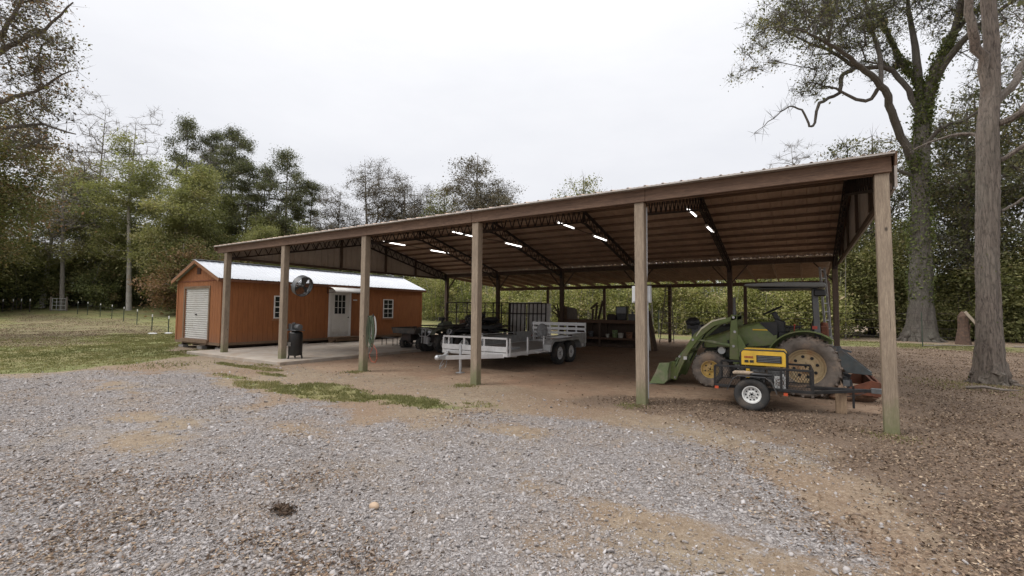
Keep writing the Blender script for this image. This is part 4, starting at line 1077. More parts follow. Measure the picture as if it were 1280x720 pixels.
for k in range(3): mb.box((-.31, .06 * math.cos(k * 2.1), -.3 + .06 * math.sin(k * 2.1)), (.02, .07, .1), rx=k * 2.1)
mb.build('propeller', GREYM, OBm)
BT = thing('boat_trailer', 'low galvanised trailer carrying the flat bottomed boat', 'trailer', (-.9, 14.0, 0))
mb = MB()
for yy in (-.5, .5): mb.bar((-1.3, yy, .42), (.4, yy, .42), .06, .08)
mb.bar((.4, -.5, .42), (1.15, 0, .4), .06, .08); mb.bar((.4, .5, .42), (1.15, 0, .4), .06, .08); mb.bar((-.5, -.75, .3), (-.5, .75, .3), .05, .05); mb.bar((-1.2, -.5, .5), (-1.2, .5, .5), .06, .1); mb.bar((.2, -.5, .5), (.2, .5, .5), .06, .1)
for yy in (-.35, .35): mb.bar((-1.2, yy, .58), (.3, yy, .58), .08, .06)
mb.build('frame', GALV, BT)
for sg in (-1, 1): wheel(BT, 'wheel', (-.5, sg * .82, .28), .28, .14, .16, RUBBER, OFFW, 0, 0, False, sg, 'disc', rz=PI / 2, holes=6)

# ------------------------------------------------------------------ small black utility trailer
S = thing('utility_trailer', 'small black mesh sided utility trailer with one white wheel in view, by the barn edge', 'trailer', (-.63, 9.13, 0), R(1.5))
def sx(x): return x + .63
x0, x1, ya, yb, zf, zt = -.71, .71, -.48, .48, .35, .685
mb = MB(); A = .032
for y in (ya, yb):
    mb.bar((x0, y, zf), (x1, y, zf), .04, .045); mb.bar((x0, y, zt), (x1, y, zt), .036, .036)
for x in (x0, x1):
    mb.bar((x, ya, zf), (x, yb, zf), .04, .045); 
mb.bar((x1, ya, zt), (x1, yb, zt), .03, .03)
for x in (-.3, .1): mb.bar((x, ya, zf - .01), (x, yb, zf - .01), .04, .04)
mb.bar((x1, -.3, zf - .02), (x1 + .68, 0, zf + .03), .05, .05); mb.bar((x1, .3, zf - .02), (x1 + .68, 0, zf + .03), .05, .05); mb.bar((x1 - .3, 0, zf), (x1 + .8, 0, zf + .035), .05, .05)
mb.build('frame', BLACK, S, bevel=.003)
for x in (x0, -.28, .28, x1):
    for y in (ya, yb): MB().bar((x, y, zf), (x, y, zt), .034, .034).build('stake', BLACK, S)
for y in (ya - .012, yb + .012):     # expanded metal
    mb = MB()
    n = 34; hgt = zt - zf - .05; stp = (x1 - x0) / n
    for k in range(-6, n + 1):
        for sg in (1, -1):
            p0x = x0 + k * stp; p1x = p0x + hgt * .55
            a, b = (p0x, zf + .02), (p1x, zf + .02 + hgt)
            if sg < 0: a, b = (p0x, zf + .02 + hgt), (p1x, zf + .02)
            ta = max(0, (x0 - a[0]) / (b[0] - a[0])); tb = min(1, (x1 - a[0]) / (b[0] - a[0]))
            if tb <= ta: continue
            mb.bar((a[0] + (b[0] - a[0]) * ta, y, a[1] + (b[1] - a[1]) * ta), (a[0] + (b[0] - a[0]) * tb, y, a[1] + (b[1] - a[1]) * tb), .004, .003, up=(0, 1, 0))
    mb.build('mesh_side', BLACK, S)
mb = MB()
for x in (x0, x1):
    for k in range(24):
        y = ya + (yb - ya) * k / 23
        mb.bar((x, y, zf), (x, y + .03, zt), .004, .003)
mb.build('mesh_end', BLACK, S)
MB().b2((x0 + .02, ya + .02, zf - .002), (x1 - .02, yb - .02, zf + .012)).build('floor', W_DARK, S)
for sg in (-1, 1):
    wheel(S, 'wheel', (-.14, sg * .6, .262), .262, .16, .155, RUBBER, OFFW, 0, 0, False, sg, 'disc', rz=PI / 2, holes=10)
    MB().bar((-.14, sg * .5, .26), (-.14, 0, .26), .05, .05).build('axle', BLACK, S)
    pr = [(-.5, .31), (-.42, .5), (-.34, .56), (.06, .56), (.14, .5), (.22, .31)]
    y0_, y1_ = sg * .51, sg * .71
    mb = MB()
    for a, b in zip(pr[:-1], pr[1:]): mb.bar((a[0], (y0_ + y1_) / 2, a[1]), (b[0], (y0_ + y1_) / 2, b[1]), abs(y1_ - y0_), .008, up=(0, 0, 1) if abs(b[0] - a[0]) > abs(b[1] - a[1]) else (1, 0, 0))
    mb.build('fender', simple('grey_black_fender', (.06, .06, .062), .5, .1, .3, 6, (.16, .13, .1), .5), S)
    for x in (x0 + .03, .34): MB().b2((x - .03, sg * .49 - .01, .3 if x < 0 else .27), (x + .03, sg * .49 + sg * .03, .34 if x < 0 else .315)).build('marker_lamp', simple('red_orange_lens', (.5, .08, .03), .3), S)
MB().b2((x1 + .78, -.035, zf - .0), (x1 + .95, .035, zf + .08)).ball((x1 + .93, 0, zf + .04), .045, 6).build('coupler', GREYM, S, bevel=.006)
mb = MB(); mb.tube([(x1 + .3, .03, zf), (x1 + .45, .06, zf - .1), (x1 + .6, .04, zf - .06), (x1 + .75, .05, zf + .01)], .007, 5); mb.build('safety_chain', GREYM, S)
MB().bar((x1 + .55, -.06, .1), (x1 + .55, -.06, .45), .03, .03).build('tongue_stand', BLACK, S)
tag(MB().b2((-.075, -.06, 0), (.075, .06, .34)).build('wood_block', wood('pale_block_wood', (.38, .27, .17), (.24, .16, .1), 'Z', knots=False), None, bevel=.008), 'upright wooden block propping the tongue of the small black trailer', 'block').location = (.47, 9.14, -.01)

# generator
Gn = thing('generator', 'yellow portable generator standing in the small black trailer', 'generator', (-.6, 9.05, .365))
mb = MB()
for y in (-.24, .24):
    mb.tube([(-.34, y, .0), (-.34, y, .56), (-.3, y, .6), (.3, y, .6), (.34, y, .56), (.34, y, .0)], .015, 8)
for x in (-.34, .34): mb.bar((x, -.24, .02), (x, .24, .02), .03, .03); mb.bar((x, -.24, .3), (x, .24, .3), .025, .025)
mb.build('frame', BLACK, Gn)
mb = MB(); mb.prism([(-.335, .34), (.335, .34), (.335, .56), (.3, .61), (-.3, .61), (-.335, .56)], -.25, .25); cv = mb.build('cover', YELLOW, Gn, bevel=.012, seg=2)
MB().b2((-.1, -.262, .4), (.27, -.2515, .52)).build('panel', BLACK, cv, bevel=.003)
mb = MB()
for k in range(4): mb.b2((-.08, -.268, .415 + k * .026), (.25, -.2625, .425 + k * .026))
mb.build('louvre', GREYM, cv)
mb = MB()
for k in range(6): mb.b2((-.28 + k * .023, -.258, .465), (-.264 + k * .023, -.2515, .497))
mb.build('lettering', simple('dark_red_print', (.3, .06, .02), .5), cv)
MB().b2((-.28, -.258, .39), (-.22, -.2515, .43)).b2((-.2, -.258, .39), (-.14, -.2515, .43)).build('label', BLACK, cv)
mb = MB(); mb.b2((-.28, -.2, .03), (.02, .2, .3)); mb.cyl((.06, 0, .17), (.3, 0, .17), .12); mb.cyl((-.12, -.21, .17), (-.12, -.24, .17), .09); mb.b2((.06, -.23, .07), (.3, -.15, .27)); mb.build('engine', simple('engine_metal', (.09, .09, .09), .45, .4, .5, 12), Gn, bevel=.008)
MB().b2((-.26, -.25, .12), (-.2, -.21, .32)).build('starter_housing', YELLOW, Gn, bevel=.01)
tag(MB(TR(-.86, 8.53, .6)).tube([(-.17, 0, -.012), (-.14, 0, 0), (.0, .01, .004), (.13, 0, .0), (.17, 0, -.01)], [.02, .032, .034, .03, .02], 8).build('rolled_cloth', simple('tan_cloth', (.33, .26, .19), .9, 0, .25, 12), None, True), 'tan rolled cloth lying on the fender of the small black trailer', 'cloth')
tag(MB(TR(-.62, 8.53, .595)).ball((0, 0, 0), .16, 8, (1.1, .4, .24)).build('black_pouch', BLACK, None, True), 'flat black pouch beside the tan rolled cloth on the trailer fender', 'bag')
jg = thing('oil_jug', 'cream jug with a dark printed oval in the middle of the small black trailer', 'jug', (-.36, 8.76, .365))
MB().b2((-.08, -.05, 0), (.08, .05, .19)).cyl((.04, 0, .19), (.04, 0, .23), .022, n=10).build('body', OFFW, jg, bevel=.02, seg=2)
mb = MB()
for k in range(16):
    a = 2 * PI * k / 16; mb.box((.055 * math.cos(a), -.0515, .1 + .05 * math.sin(a)), (.022, .003, .01), ry=-a + PI / 2)
mb.b2((-.03, -.053, .09), (.03, -.0505, .105)); mb.b2((-.02, -.053, .07), (.02, -.0505, .08)); mb.build('printed_oval', simple('brown_print', (.15, .07, .04), .6), jg)
mb = MB(); mb.tube([(-.3, 8.85, .4), (-.1, 8.8, .41), (.0, 9.0, .4)], .015, 6); tag(mb.build('wooden_stick', W_BOARD), 'stick lying on the floor of the small black trailer', 'stick')

# ------------------------------------------------------------------ aluminium tandem trailer
A_ = thing('aluminium_trailer', 'long silver aluminium trailer with tandem wheels and a slatted ramp gate', 'trailer', (-7.575, 12.5, 0))
X0, X1, Y0, Y1 = -1.075, 1.075, -2.5, 2.45
MB().b2((X0, Y0, .44), (X1, Y1, .48)).build('deck', simple('weathered_deck', (.3, .29, .28), .7, .2, .25, 3, (.2, .16, .12), .5), A_)
mb = MB(); mb.b2((X0 - .03, Y0 - .05, .4), (X1 + .03, Y0, .5)); mb.b2((X0 - .04, Y0, .4), (X0, Y1, .5)); mb.b2((X1, Y0, .4), (X1 + .04, Y1, .5)); mb.b2((X0, Y1, .36), (X1, Y1 + .04, .5))
for k in range(8): mb.b2((X0, Y0 + .4 + k * .6, .36), (X1, Y0 + .45 + k * .6, .438))
for s_ in (-1, 1): mb.bar((s_ * .95, Y0, .42), (0, Y0 - 1.25, .42), .08, .1)
mb.build('frame', ALU_W, A_, bevel=.004)
MB().b2((X0 - .02, Y0 - .07, .52), (X1 + .02, Y0 - .052, .66)).build('front_board', ALU_W, A_)
mb = MB(); mb.bar((X0, Y0 - .03, .87), (X1, Y0 - .03, .87), .05, .05)
for x in (X0, X0 + .2, X0 + .75, .35, X1): mb.bar((x, Y0 - .03, .5), (x, Y0 - .03, .85), .04, .04)
mb.build('front_rail', ALU_W, A_, bevel=.004)
for s_, X in ((-1, X0 - .02), (1, X1 + .02)):
    mb = MB(); mb.b2((X - .006, 1.4, .5), (X + .006, Y1, .84)); mb.b2((X - .006, -.55, .5), (X + .006, 1.4, .74)); mb.bar((X, -.7, .84), (X, Y1, .84), .035, .03)
    if s_ < 0: mb.bar((X, Y0, .84), (X, -.7, .84), .035, .03)
    mb.build('side_panel', ALU, A_)
    for y in (Y0 + .05, Y0 + .95, -.62): MB().bar((X + s_ * .022, y, .4), (X + s_ * .022, y, .87), .045, .035).build('stake', ALU_W, A_)
    # double fender
    pf = [(-.72, .42), (-.66, .62), (-.5, .76), (1.28, .76), (1.44, .62), (1.5, .42)]
    mb = MB(); xc = X + s_ * .16
    for a, b in zip(pf[:-1], pf[1:]): mb.bar((xc, a[0] + .0, a[1]), (xc, b[0], b[1]), .26, .012)
    mb.prism([(p[0], p[1]) for p in pf] + [(1.44, .42), (1.4, .58), (1.24, .7), (-.46, .7), (-.6, .58), (-.64, .42)], 0, .012, TR(X + s_ * .29, 0, 0) @ RZ(PI / 2))
    mb.build('fender', ALU, A_)
    MB().b2((X - .0, -1.2, .43), (X + s_ * .22, -.75, .46)).build('side_step', ALU_W, A_)
    for yy in (.02, .8): wheel(A_, 'wheel', (X + s_ * .17, yy, .335), .33, .2, .2, RUBBER, ALU_W, 26, .012, False, s_, 'spoke', rz=0, holes=6)
    MB().b2((X + s_ * .02, Y1 - .5, .5), (X + s_ * .05, Y1 - .3, .6)).b2((X + s_ * .02, Y1 - .2, .4), (X + s_ * .06, Y1 - .1, .5)).build('tail_lamp', REDP if s_ < 0 else ALU, A_)
for yy in (.02, .8): MB().bar((X0, yy, .33), (X1, yy, .33), .08, .08).build('axle', GREYM, A_)
Rg = MB(); yg = Y1 + .07
for k in range(4): Rg.b2((X0, yg - .012, .62 + k * .155), (X1, yg + .012, .71 + k * .155 + (.02 if k == 3 else 0)))
for k in range(7): Rg.b2((X0 + k * (X1 - X0 - .05) / 6, yg + .013, .5), (X0 + .05 + k * (X1 - X0 - .05) / 6, yg + .05, 1.2))
Rg.b2((X0, yg - .012, .5), (X1, yg + .012, .56)); Rg.build('ramp_gate', ALU_W, A_, bevel=.003)
mb = MB(); mb.b2((-.05, Y0 - 1.45, .39), (.05, Y0 - 1.15, .49)); mb.ball((0, Y0 - 1.5, .44), .065, 7); mb.build('coupler', GALV, A_, True)
mb = MB(); mb.cyl((.12, Y0 - .75, .08), (.12, Y0 - .75, .75), .035); mb.cyl((.12, Y0 - .75, .0), (.12, Y0 - .75, .1), .025); mb.b2((.04, Y0 - .83, -.0), (.2, Y0 - .67, .02)); mb.bar((.12, Y0 - .75, .72), (.3, Y0 - .75, .72), .02, .02); mb.build('jack', GALV, A_)
mb = MB()
for s_ in (-1, 1): mb.tube([(s_ * .06, Y0 - 1.2, .38), (s_ * .1, Y0 - 1.3, .2), (s_ * .02, Y0 - 1.4, .16), (s_ * -.05, Y0 - 1.3, .3)], .011, 5)
mb.build('safety_chain', CHROME, A_)
mb = MB(); mb.b2((-.1, -1.7, .482), (.4, -1.2, .54)); tag(mb.build('metal_box', GALV, None, bevel=.01), 'low metal box on the deck of the silver trailer', 'box').location = (-7.5, 12.8, 0)
tag(MB(TR(-6.78, 12.35, .98)).ball((0, 0, 0), .22, 9, (.8, .8, 1.1)).build('bundled_cover', simple('grey_cloth', (.22, .22, .22), .9, 0, .5, 14, None, .4, .9), None, True), 'bundled grey cover on top of the near side of the silver trailer', 'cover')

# ------------------------------------------------------------------ quad bikes and cart
def atv(label, x, y, rz, bodymat):
    q = thing('quad_bike', label, 'quad bike', (x, y, 0), rz, 'quad bikes parked in the barn'); q.scale = (1.14, 1.14, 1.18)
    for (wx, wy) in ((-.42, -.62), (.42, -.62), (-.42, .62), (.42, .62)):
        wheel(q, 'wheel', (wx, wy, .31), .3, .24, .15, RUBBER, OFFW, 16, .028, True, 1 if wx > 0 else -1, 'disc', holes=5)
    mb = MB(); mb.b2((-.16, -.7, .32), (.16, .75, .55)); mb.bar((-.42, -.62, .32), (.42, -.62, .32), .05, .05); mb.bar((-.42, .62, .32), (.42, .62, .32), .06, .06); mb.b2((-.2, -.2, .38), (.2, .25, .68)); mb.build('chassis', STEEL_BLK, q)
    for fy, nm in ((-.62, 'front_fender'), (.62, 'rear_fender')):
        mb = MB()
        for s_ in (-1, 1):
            pr = [(fy - .42, .58), (fy - .34, .7), (fy - .1, .78), (fy + .15, .77), (fy + .38, .66), (fy + .42, .55)]
            for a, b in zip(pr[:-1], pr[1:]): mb.bar((s_ * .4, a[0], a[1]), (s_ * .4, b[0], b[1]), .3, .025)
        mb.b2((-.27, fy - .36, .66), (.27, fy + .3, .76)); mb.build(nm, bodymat, q, bevel=.01)
    mb = MB(); mb.prism([(-.5, .72), (-.42, .92), (-.1, 1.0), (.0, .84), (.0, .7)], -.17, .17, RZ(PI / 2)); mb.build('tank', bodymat, q, bevel=.03, seg=2)
    MB().prism([(.0, .74), (.02, .9), (.35, .87), (.75, .95), (.78, .8), (.4, .72)], -.15, .15, RZ(PI / 2)).build('seat', BLACK, q, bevel=.03, seg=2)
    mb = MB(); mb.tube([(-.38, -.18, 1.1), (-.24, -.3, 1.12), (-.1, -.36, 1.06), (.1, -.36, 1.06), (.24, -.3, 1.12), (.38, -.18, 1.1)], .014, 6); mb.bar((0, -.4, .8), (0, -.34, 1.06), .06, .05); mb.b2((-.1, -.42, 1.02), (.1, -.32, 1.12)); mb.build('handlebar', BLACK, q)
    for fy in (-.68, .72):
        mb = MB()
        for k in range(6): mb.bar((-.4 + k * .16, fy - .25, .84), (-.4 + k * .16, fy + .25, .84), .014, .014)
        mb.tube([(-.44, fy - .28, .86), (.44, fy - .28, .86), (.44, fy + .28, .86), (-.44, fy + .28, .86)], .013, 5, closed=True)
        for s_ in (-.25, .25): mb.bar((s_, fy, .74), (s_, fy, .84), .015, .015)
        mb.build('cargo_rack', STEEL_BLK, q)
    for s_ in (-1, 1):
        MB().ball((s_ * .2, -1.0, .66), .075, 7, (1.3, .6, .8)).build('headlight', simple('headlight_glass', (.5, .52, .54), .15, .4, .05), q, True)
    mb = MB()
    mb.tube([(-.36, -1.0, .72), (-.33, -1.08, .6), (-.2, -1.1, .52), (.2, -1.1, .52), (.33, -1.08, .6), (.36, -1.0, .72), (.2, -1.06, .76), (-.2, -1.06, .76)], .016, 6, closed=True)
    for s_ in (-.1, .1): mb.bar((s_, -1.1, .3), (s_, -1.08, .75), .03, .02)
    mb.b2((-.14, -1.0, .28), (.14, -.94, .5)); mb.build('bumper', simple('dull_grey_bumper', (.42, .42, .42), .45, .4, .3), q)
    return q
CAMO = simple('dark_camouflage', (.09, .098, .07), .6, 0, .6, 7, (.2, .17, .11), .8)
atv('dark quad bike facing out, its grey bumper and headlights beside the trailer tongue', -11.75, 13.95, R(-14), CAMO)
atv('dark quad bike parked behind and right of the one with the grey bumper', -10.6, 14.3, R(-40), BLACK)
atv('dark quad bike farthest back, seen over the first one', -11.9, 15.9, R(10), CAMO)
tag(MB(TR(-10.7, 14.5, 1.18)).ball((-.1, -.2, 0), .3, 8, (1.6, .8, .42)).ball((.35, .2, .06), .26, 8, (1.4, .9, .45)).ball((-.55, .3, .04), .22, 7, (1.3, 1, .5)).build('black_tarp', simple('black_tarp_sheet', (.02, .02, .021), .55, 0, .6, 9, None, .4, .9), None, True), 'crumpled black tarp piled on the quad bike right of the bumper', 'tarp')
tag(MB(TR(-11.7, 15.4, 1.28)).ball((0, 0, 0), .36, 8, (1.3, .9, .45)).ball((.25, 0, .12), .2, 7, (1.5, 1, .6)).build('dark_bundle', BLACK, None, True), 'dark bundle strapped on the farthest quad bike', 'bundle')
cart = thing('dump_cart', 'dark two wheeled dump cart in front of the far end of the orange shed', 'cart', (-12.98, 13.2, 0), R(-4))
mb = MB(); mb.prism([(-.72, .92), (-.6, .68), (.6, .68), (.72, .92), (.69, .92), (.58, .71), (-.58, .71), (-.69, .92)], -.55, .75); mb.b2((-.62, -.55, .68), (.62, -.53, .9)); mb.b2((-.62, .73, .68), (.62, .75, .9)); mb.build('tub', simple('grey_tub', (.07, .065, .06), .7, 0, .4, 6, (.16, .11, .07), .6), cart)
mb = MB(); mb.bar((-.46, 0, .3), (.46, 0, .3), .05, .05); mb.b2((-.25, -.4, .42), (.25, .4, .68)); mb.bar((0, -.3, .4), (.9, -.9, .35), .05, .05); mb.bar((-.2, 0, .3), (-.2, 0, .5), .05, .05); mb.bar((.2, 0, .3), (.2, 0, .5), .05, .05); mb.build('frame', STEEL_BLK, cart)
for s_ in (-1, 1): wheel(cart, 'wheel', (s_ * .46, 0, .29), .28, .22, .13, RUBBER, GREYM, 16, .025, True, s_, 'disc', holes=5)

# ------------------------------------------------------------------ things on and by the front posts
fan = thing('barrel_fan', 'large round caged fan on an arm from the second post from the left', 'fan', (-12.5, 8.06, 2.28), 0)
fan.rotation_euler = (Matrix.Rotation(R(8), 3, 'Z') @ Matrix.Rotation(R(20), 3, 'Y')).to_euler(); fan.scale = (.72,) * 3
mb = MB()
for rr, x in ((.42, .0), (.42, .12), (.42, -.12), (.36, .15), (.3, .165), (.24, .175), (.18, .18), (.12, .183), (.36, -.15), (.28, -.17), (.2, -.18), (.12, -.185)):
    mb.tube([(x, rr * math.cos(a), rr * math.sin(a)) for a in [2 * PI * k / 30 for k in range(30)]], .009 if rr > .4 else .004, 5, closed=True)
for k in range(28):
    a = 2 * PI * k / 28
    for s_ in (-1, 1): mb.tube([(s_ * .12, .42 * math.cos(a), .42 * math.sin(a)), (s_ * .16, .33 * math.cos(a), .33 * math.sin(a)), (s_ * .185, .08 * math.cos(a), .08 * math.sin(a))], .0032, 3)
mb.build('cage', simple('dark_fan_wire', (.05, .05, .05), .5, .4, .3), fan)
mb = MB(); mb.lathe([(.422, -.1), (.43, -.1), (.43, .1), (.422, .1)], n=36); mb.build('band', GREYM, fan, True)
for k in range(3):
    M_ = RX(2 * PI * k / 3); mb = MB(); mb.add([(-.05, -.03, .05), (.05, .04, .05), (.07, .16, .34), (.0, .06, .39), (-.06, -.1, .34)], [(0, 1, 2, 3, 4)], M_); solid(mb.build('blade', simple('dark_fan_blade', (.09, .09, .09), .5, .2, .3), fan), .004)
MB().lathe([(0, -.2), (.07, -.2), (.085, -.15), (.085, -.03), (.05, 0), (.05, .06), (0, .06)], n=18).build('motor', GREYM, fan, True)
mb = MB(); mb.bar((-.2, 0, 0), (-.5, -.12, -.12), .03, .03); mb.tube([(-.18, 0, .0), (-.3, .1, -.15), (-.62, .0, -.2)], .016, 6); mb.build('arm', OFFW, fan)
cmp_ = thing('air_compressor', 'upright black air compressor on the slab beside the second post from the left', 'compressor', (-13.1, 8.28, .1)); cmp_.scale = (1, 1, .95)
mb = MB(); mb.tube([(0, 0, z) for z in (.08, .1, .15, .8, .85, .88)], [.06, .17, .2, .2, .16, .05], 24); mb.build('tank', BLACK, cmp_, True)
mb = MB()
for k in range(3): a = 2 * PI * k / 3 + .5; mb.bar((.17 * math.cos(a), .17 * math.sin(a), .26), (.22 * math.cos(a), .22 * math.sin(a), 0), .04, .02)
mb.build('leg', BLACK, cmp_)
mb = MB(); mb.b2((-.22, -.16, .88), (.22, .16, .91)); mb.b2((-.2, -.13, .91), (-.02, .12, 1.1)); mb.cyl((.02, 0, 1.0), (.22, 0, 1.0), .09); mb.cyl((-.11, 0, 1.08), (-.11, 0, 1.14), .05); mb.build('pump', GREYM, cmp_, bevel=.01)
mb = MB(); mb.cyl((-.12, -.17, .91), (-.12, -.2, .91), .03); mb.bar((-.2, -.19, .3), (-.2, -.19, .86), .02, .02); mb.b2((-.1, -.215, .4), (.08, -.2, .52)); mb.cyl((.1, -.2, .84), (.1, -.23, .84), .025); mb.build('gauge', CHROME, cmp_)
def coil(name, label, c, rx, rz, n, r, mat, seed, jit=.02, ax='x'):
    rg = random.Random(seed); pts = []
    top = c[2] + rz
    for j in range(n):
        dz = rz * rg.uniform(1.5, 2.15); wx = rx * rg.uniform(.45, 1.05); ox = rg.uniform(-.02, .035)
        for k in range(14):
            a = 2 * PI * k / 14
            px_ = c[0] + ox + wx * math.sin(a) * (.55 + .45 * (1 - math.cos(a)) / 2)
            pts.append((px_, c[1] - .04 + j * .012 + .01 * math.sin(a), top - dz * (1 - math.cos(a)) / 2 + rg.uniform(-.004, .004)))
    return tag(MB().tube(pts, r, 6).build(name, mat, None, True), label, 'hose')
coil('garden_hose', 'dark green garden hose coiled on the third post from the left', (-9.45, 8.05, 1.06), .13, .38, 7, .01, simple('green_grey_hose', (.1, .13, .08), .6, 0, .3), 2)
coil('air_hose', 'white hose coiled over the green one on the third post from the left', (-9.43, 8.12, 1.1), .12, .34, 4, .008, OFFW, 5)
tag(MB().tube([(-9.5, 8.1, .95), (-9.42, 8.08, .6), (-9.5, 8.05, .42), (-9.4, 8.05, .27), (-9.27, 8.05, .25), (-9.2, 8.05, .35), (-9.22, 8.05, .55), (-9.34, 8.06, .68), (-9.45, 8.1, .7)], .011, 6).build('red_hose', simple('rust_red_hose', (.3, .07, .035), .6, 0, .2), None, True), 'rusty red hose hanging in a low loop from the third post from the left', 'hose')
hk = thing('hose_hook', 'dark metal hook holding the hoses on the third post from the left', 'hook', (-9.575, 8.05, 1.42))
MB().bar((0, 0, 0), (.2, 0, 0), .02, .03).bar((.2, 0, -.01), (.2, 0, .07), .02, .03).build('bracket', STEEL_BLK, hk)
ps = thing('breaker_box', 'light grey electrical box behind the fifth post from the left', 'electrical box', (-2.44, 8.2, 1.76))
MB().b2((-.17, -.1, 0), (.15, .02, .3)).build('case', simple('light_grey_enclosure', (.55, .56, .57), .45, 0, .06), ps, bevel=.008)
MB().b2((-.15, -.115, .02), (.13, -.103, .28)).build('cover', simple('light_grey_enclosure', (0, 0, 0)), ps, bevel=.004)
tag(MB().tube([(-2.33, 8.1, 1.76), (-2.315, 8.06, 1.6), (-2.315, 8.06, .1)], .014, 8).tube([(-2.36, 8.12, 2.06), (-2.325, 8.06, 2.3), (-2.325, 8.06, 3.45)], .014, 8).build('conduit', simple('grey_conduit', (.42, .42, .42), .5, .2, .1), None, True), 'grey conduit running up the fifth post from the left', 'pipe')

# ------------------------------------------------------------------ far side of the barn
def gate_panel(label, x0, x1, y, z0, z1, lean=0., nb=7, rails=(0, .75, 1)):
    o = thing('barred_gate', label, 'gate', (x0, y, z0), 0, 'dark metal panels behind the quad bikes'); o.rotation_euler = (lean, 0, 0)
    mb = MB(); w_, h_ = x1 - x0, z1 - z0
    for f in rails: mb.bar((0, 0, h_ * f), (w_, 0, h_ * f), .04, .05)
    for x in (0, w_): mb.bar((x, 0, 0), (x, 0, h_), .05, .05)
    mb.build('frame', STEEL_BLK, o)
    for k in range(1, nb): MB().bar((w_ * k / nb, 0, 0), (w_ * k / nb, 0, h_), .045, .04).build('bar', STEEL_BLK, o)
    return o
gate_panel('tall dark metal panel left of the fourth post, with the thicket showing through', -16.1, -14.0, 18.7, .02, 2.0, -.02, 3)
gate_panel('tall dark metal panel in the middle of the three, behind the fourth post', -14.0, -12.0, 18.6, .02, 1.98, -.03, 4)
gate_panel('tall dark metal panel with close bars in front of the white sheets', -12.0, -10.0, 18.5, .02, 1.95, -.04, 9)
def shx(label, x, y, w_, h_, z=.1, lean=-.05):
    o = corrugated(MB(), (0, 0, 0), (1, 0, 0), (0, 0, 1), (0, -1, 0), w_, lambda u: (0, h_), .2, .02, .04).build('metal_sheet', M_WSHEET); solid(o, .003); o.location = (x, y, z); o.rotation_euler = (lean, 0, 0)
    return tag(o, label, 'metal sheet', 'old sheets leaning behind the bars')
shx('old white ribbed sheet behind the barred panel, left one', -12.1, 18.75, .9, 1.9)
shx('old white ribbed sheet behind the barred panel, middle one', -11.25, 18.95, .76, 1.92, .1, -.04)
shx('old white ribbed sheet behind the barred panel, right one', -10.52, 18.8, .6, 1.85, .1, -.06)
ct = thing('wooden_crate', 'brown plank crate standing before the middle metal panel', 'crate', (-13.1, 17.6, 0))
mb = MB()
for k in range(9): mb.b2((-.85 + k * .19, -.4, .1), (-.85 + k * .19 + .17, -.375, 1.15)); mb.b2((-.85 + k * .19, .375, .1), (-.85 + k * .19 + .17, .4, 1.15))
mb.build('planks', wood('crate_wood', (.22, .11, .06), (.12, .06, .035), 'Z', knots=False), ct)
mb = MB(); mb.b2((-.87, -.37, .2), (.87, -.33, .3)); mb.b2((-.87, -.37, .9), (.87, -.33, 1.0)); mb.b2((-.87, .33, .2), (.87, .37, .3)); mb.b2((-.87, -.38, .0), (-.83, .38, 1.15)); mb.b2((.83, -.38, 0), (.87, .38, 1.15)); mb.build('frame', W_DARK, ct)
tag(MB(TR(-11.9, 16.9, 0)).tube([(0, 0, 0), (0, 0, .45), (.02, 0, .9), (.3, .1, 1.3)], [.25, .28, .22, .05], 10).build('feed_sack', simple('dark_sack', (.04, .035, .03), .9, 0, .4), None, True), 'dark sack standing right of the brown plank crate', 'sack')
def leaner(name, label, cat, p0, p1, w_, t_, mat, group=None):
    o = MB().bar(p0, p1, w_, t_, up=(0, 1, 0)).build(name, mat, None, bevel=.003); return tag(o, label, cat, group)
leaner('orange_pipe', 'short orange pipe lying behind the silver trailer deck', 'pipe', (-11.3, 18.2, .45), (-10.4, 18.15, .5), .06, .06, REDP)

# work bench with shelves
wb = thing('storage_bench', 'long dark wooden bench with a lower shelf along the rear of the barn', 'bench', (-8.0, 20.3, 0))
mb = MB(); mb.b2((-2.0, -.5, 1.16), (2.0, .45, 1.22)); mb.b2((-2.0, -.53, 1.07), (2.0, -.49, 1.19)); wbt = mb.build('top', wood('bench_wood', (.2, .12, .075), (.1, .055, .035), 'X', knots=False), wb)
mb = MB(); mb.b2((-2.0, -.48, .38), (2.0, .43, .42)); mb.b2((-2.0, -.51, .34), (2.0, -.485, .43)); mb.build('shelf', wood('bench_wood', (0, 0, 0), (0, 0, 0)), wb)
for x in (-1.95, -.65, .1, 1.95):
    for y in (-.45, .4): MB().b2((x - .045, y - .045, 0), (x + .045, y + .045, 1.158)).build('leg', W_DARK, wb)
MB().b2((-2.0, .455, .1), (2.0, .47, 1.2)).build('back_board', W_DARK, wb)
def bucket_(label, x, y, z, r, h, mat, grp='containers on the lower shelf'):
    o = thing('bucket', label, 'bucket', (x, y, z), 0, grp)
    mb = MB(); mb.tube([(0, 0, 0), (0, 0, h)], [r * .85, r], 16); mb.lathe([(r, 0), (r * 1.06, 0), (r * 1.06, .02), (r, .02)], TR(0, 0, h - .03) @ RY(-PI / 2), 16); mb.build('body', mat, o, True)
    MB().tube([(-r, 0, h * .9), (-r * .7, -r * .9, h * .65), (0, -r * 1.15, h * .55), (r * .7, -r * .9, h * .65), (r, 0, h * .9)], .005, 4).build('handle', CHROME, o)
cols = [(simple('pale_bucket', (.5, .48, .42), .6), 'off white'), (simple('tan_bucket', (.42, .3, .19), .7), 'tan'), (simple('green_jug', (.2, .27, .12), .6), 'green'), (GREYM, 'dark grey'), (simple('rusty_can', (.28, .14, .08), .8), 'rusty brown')]
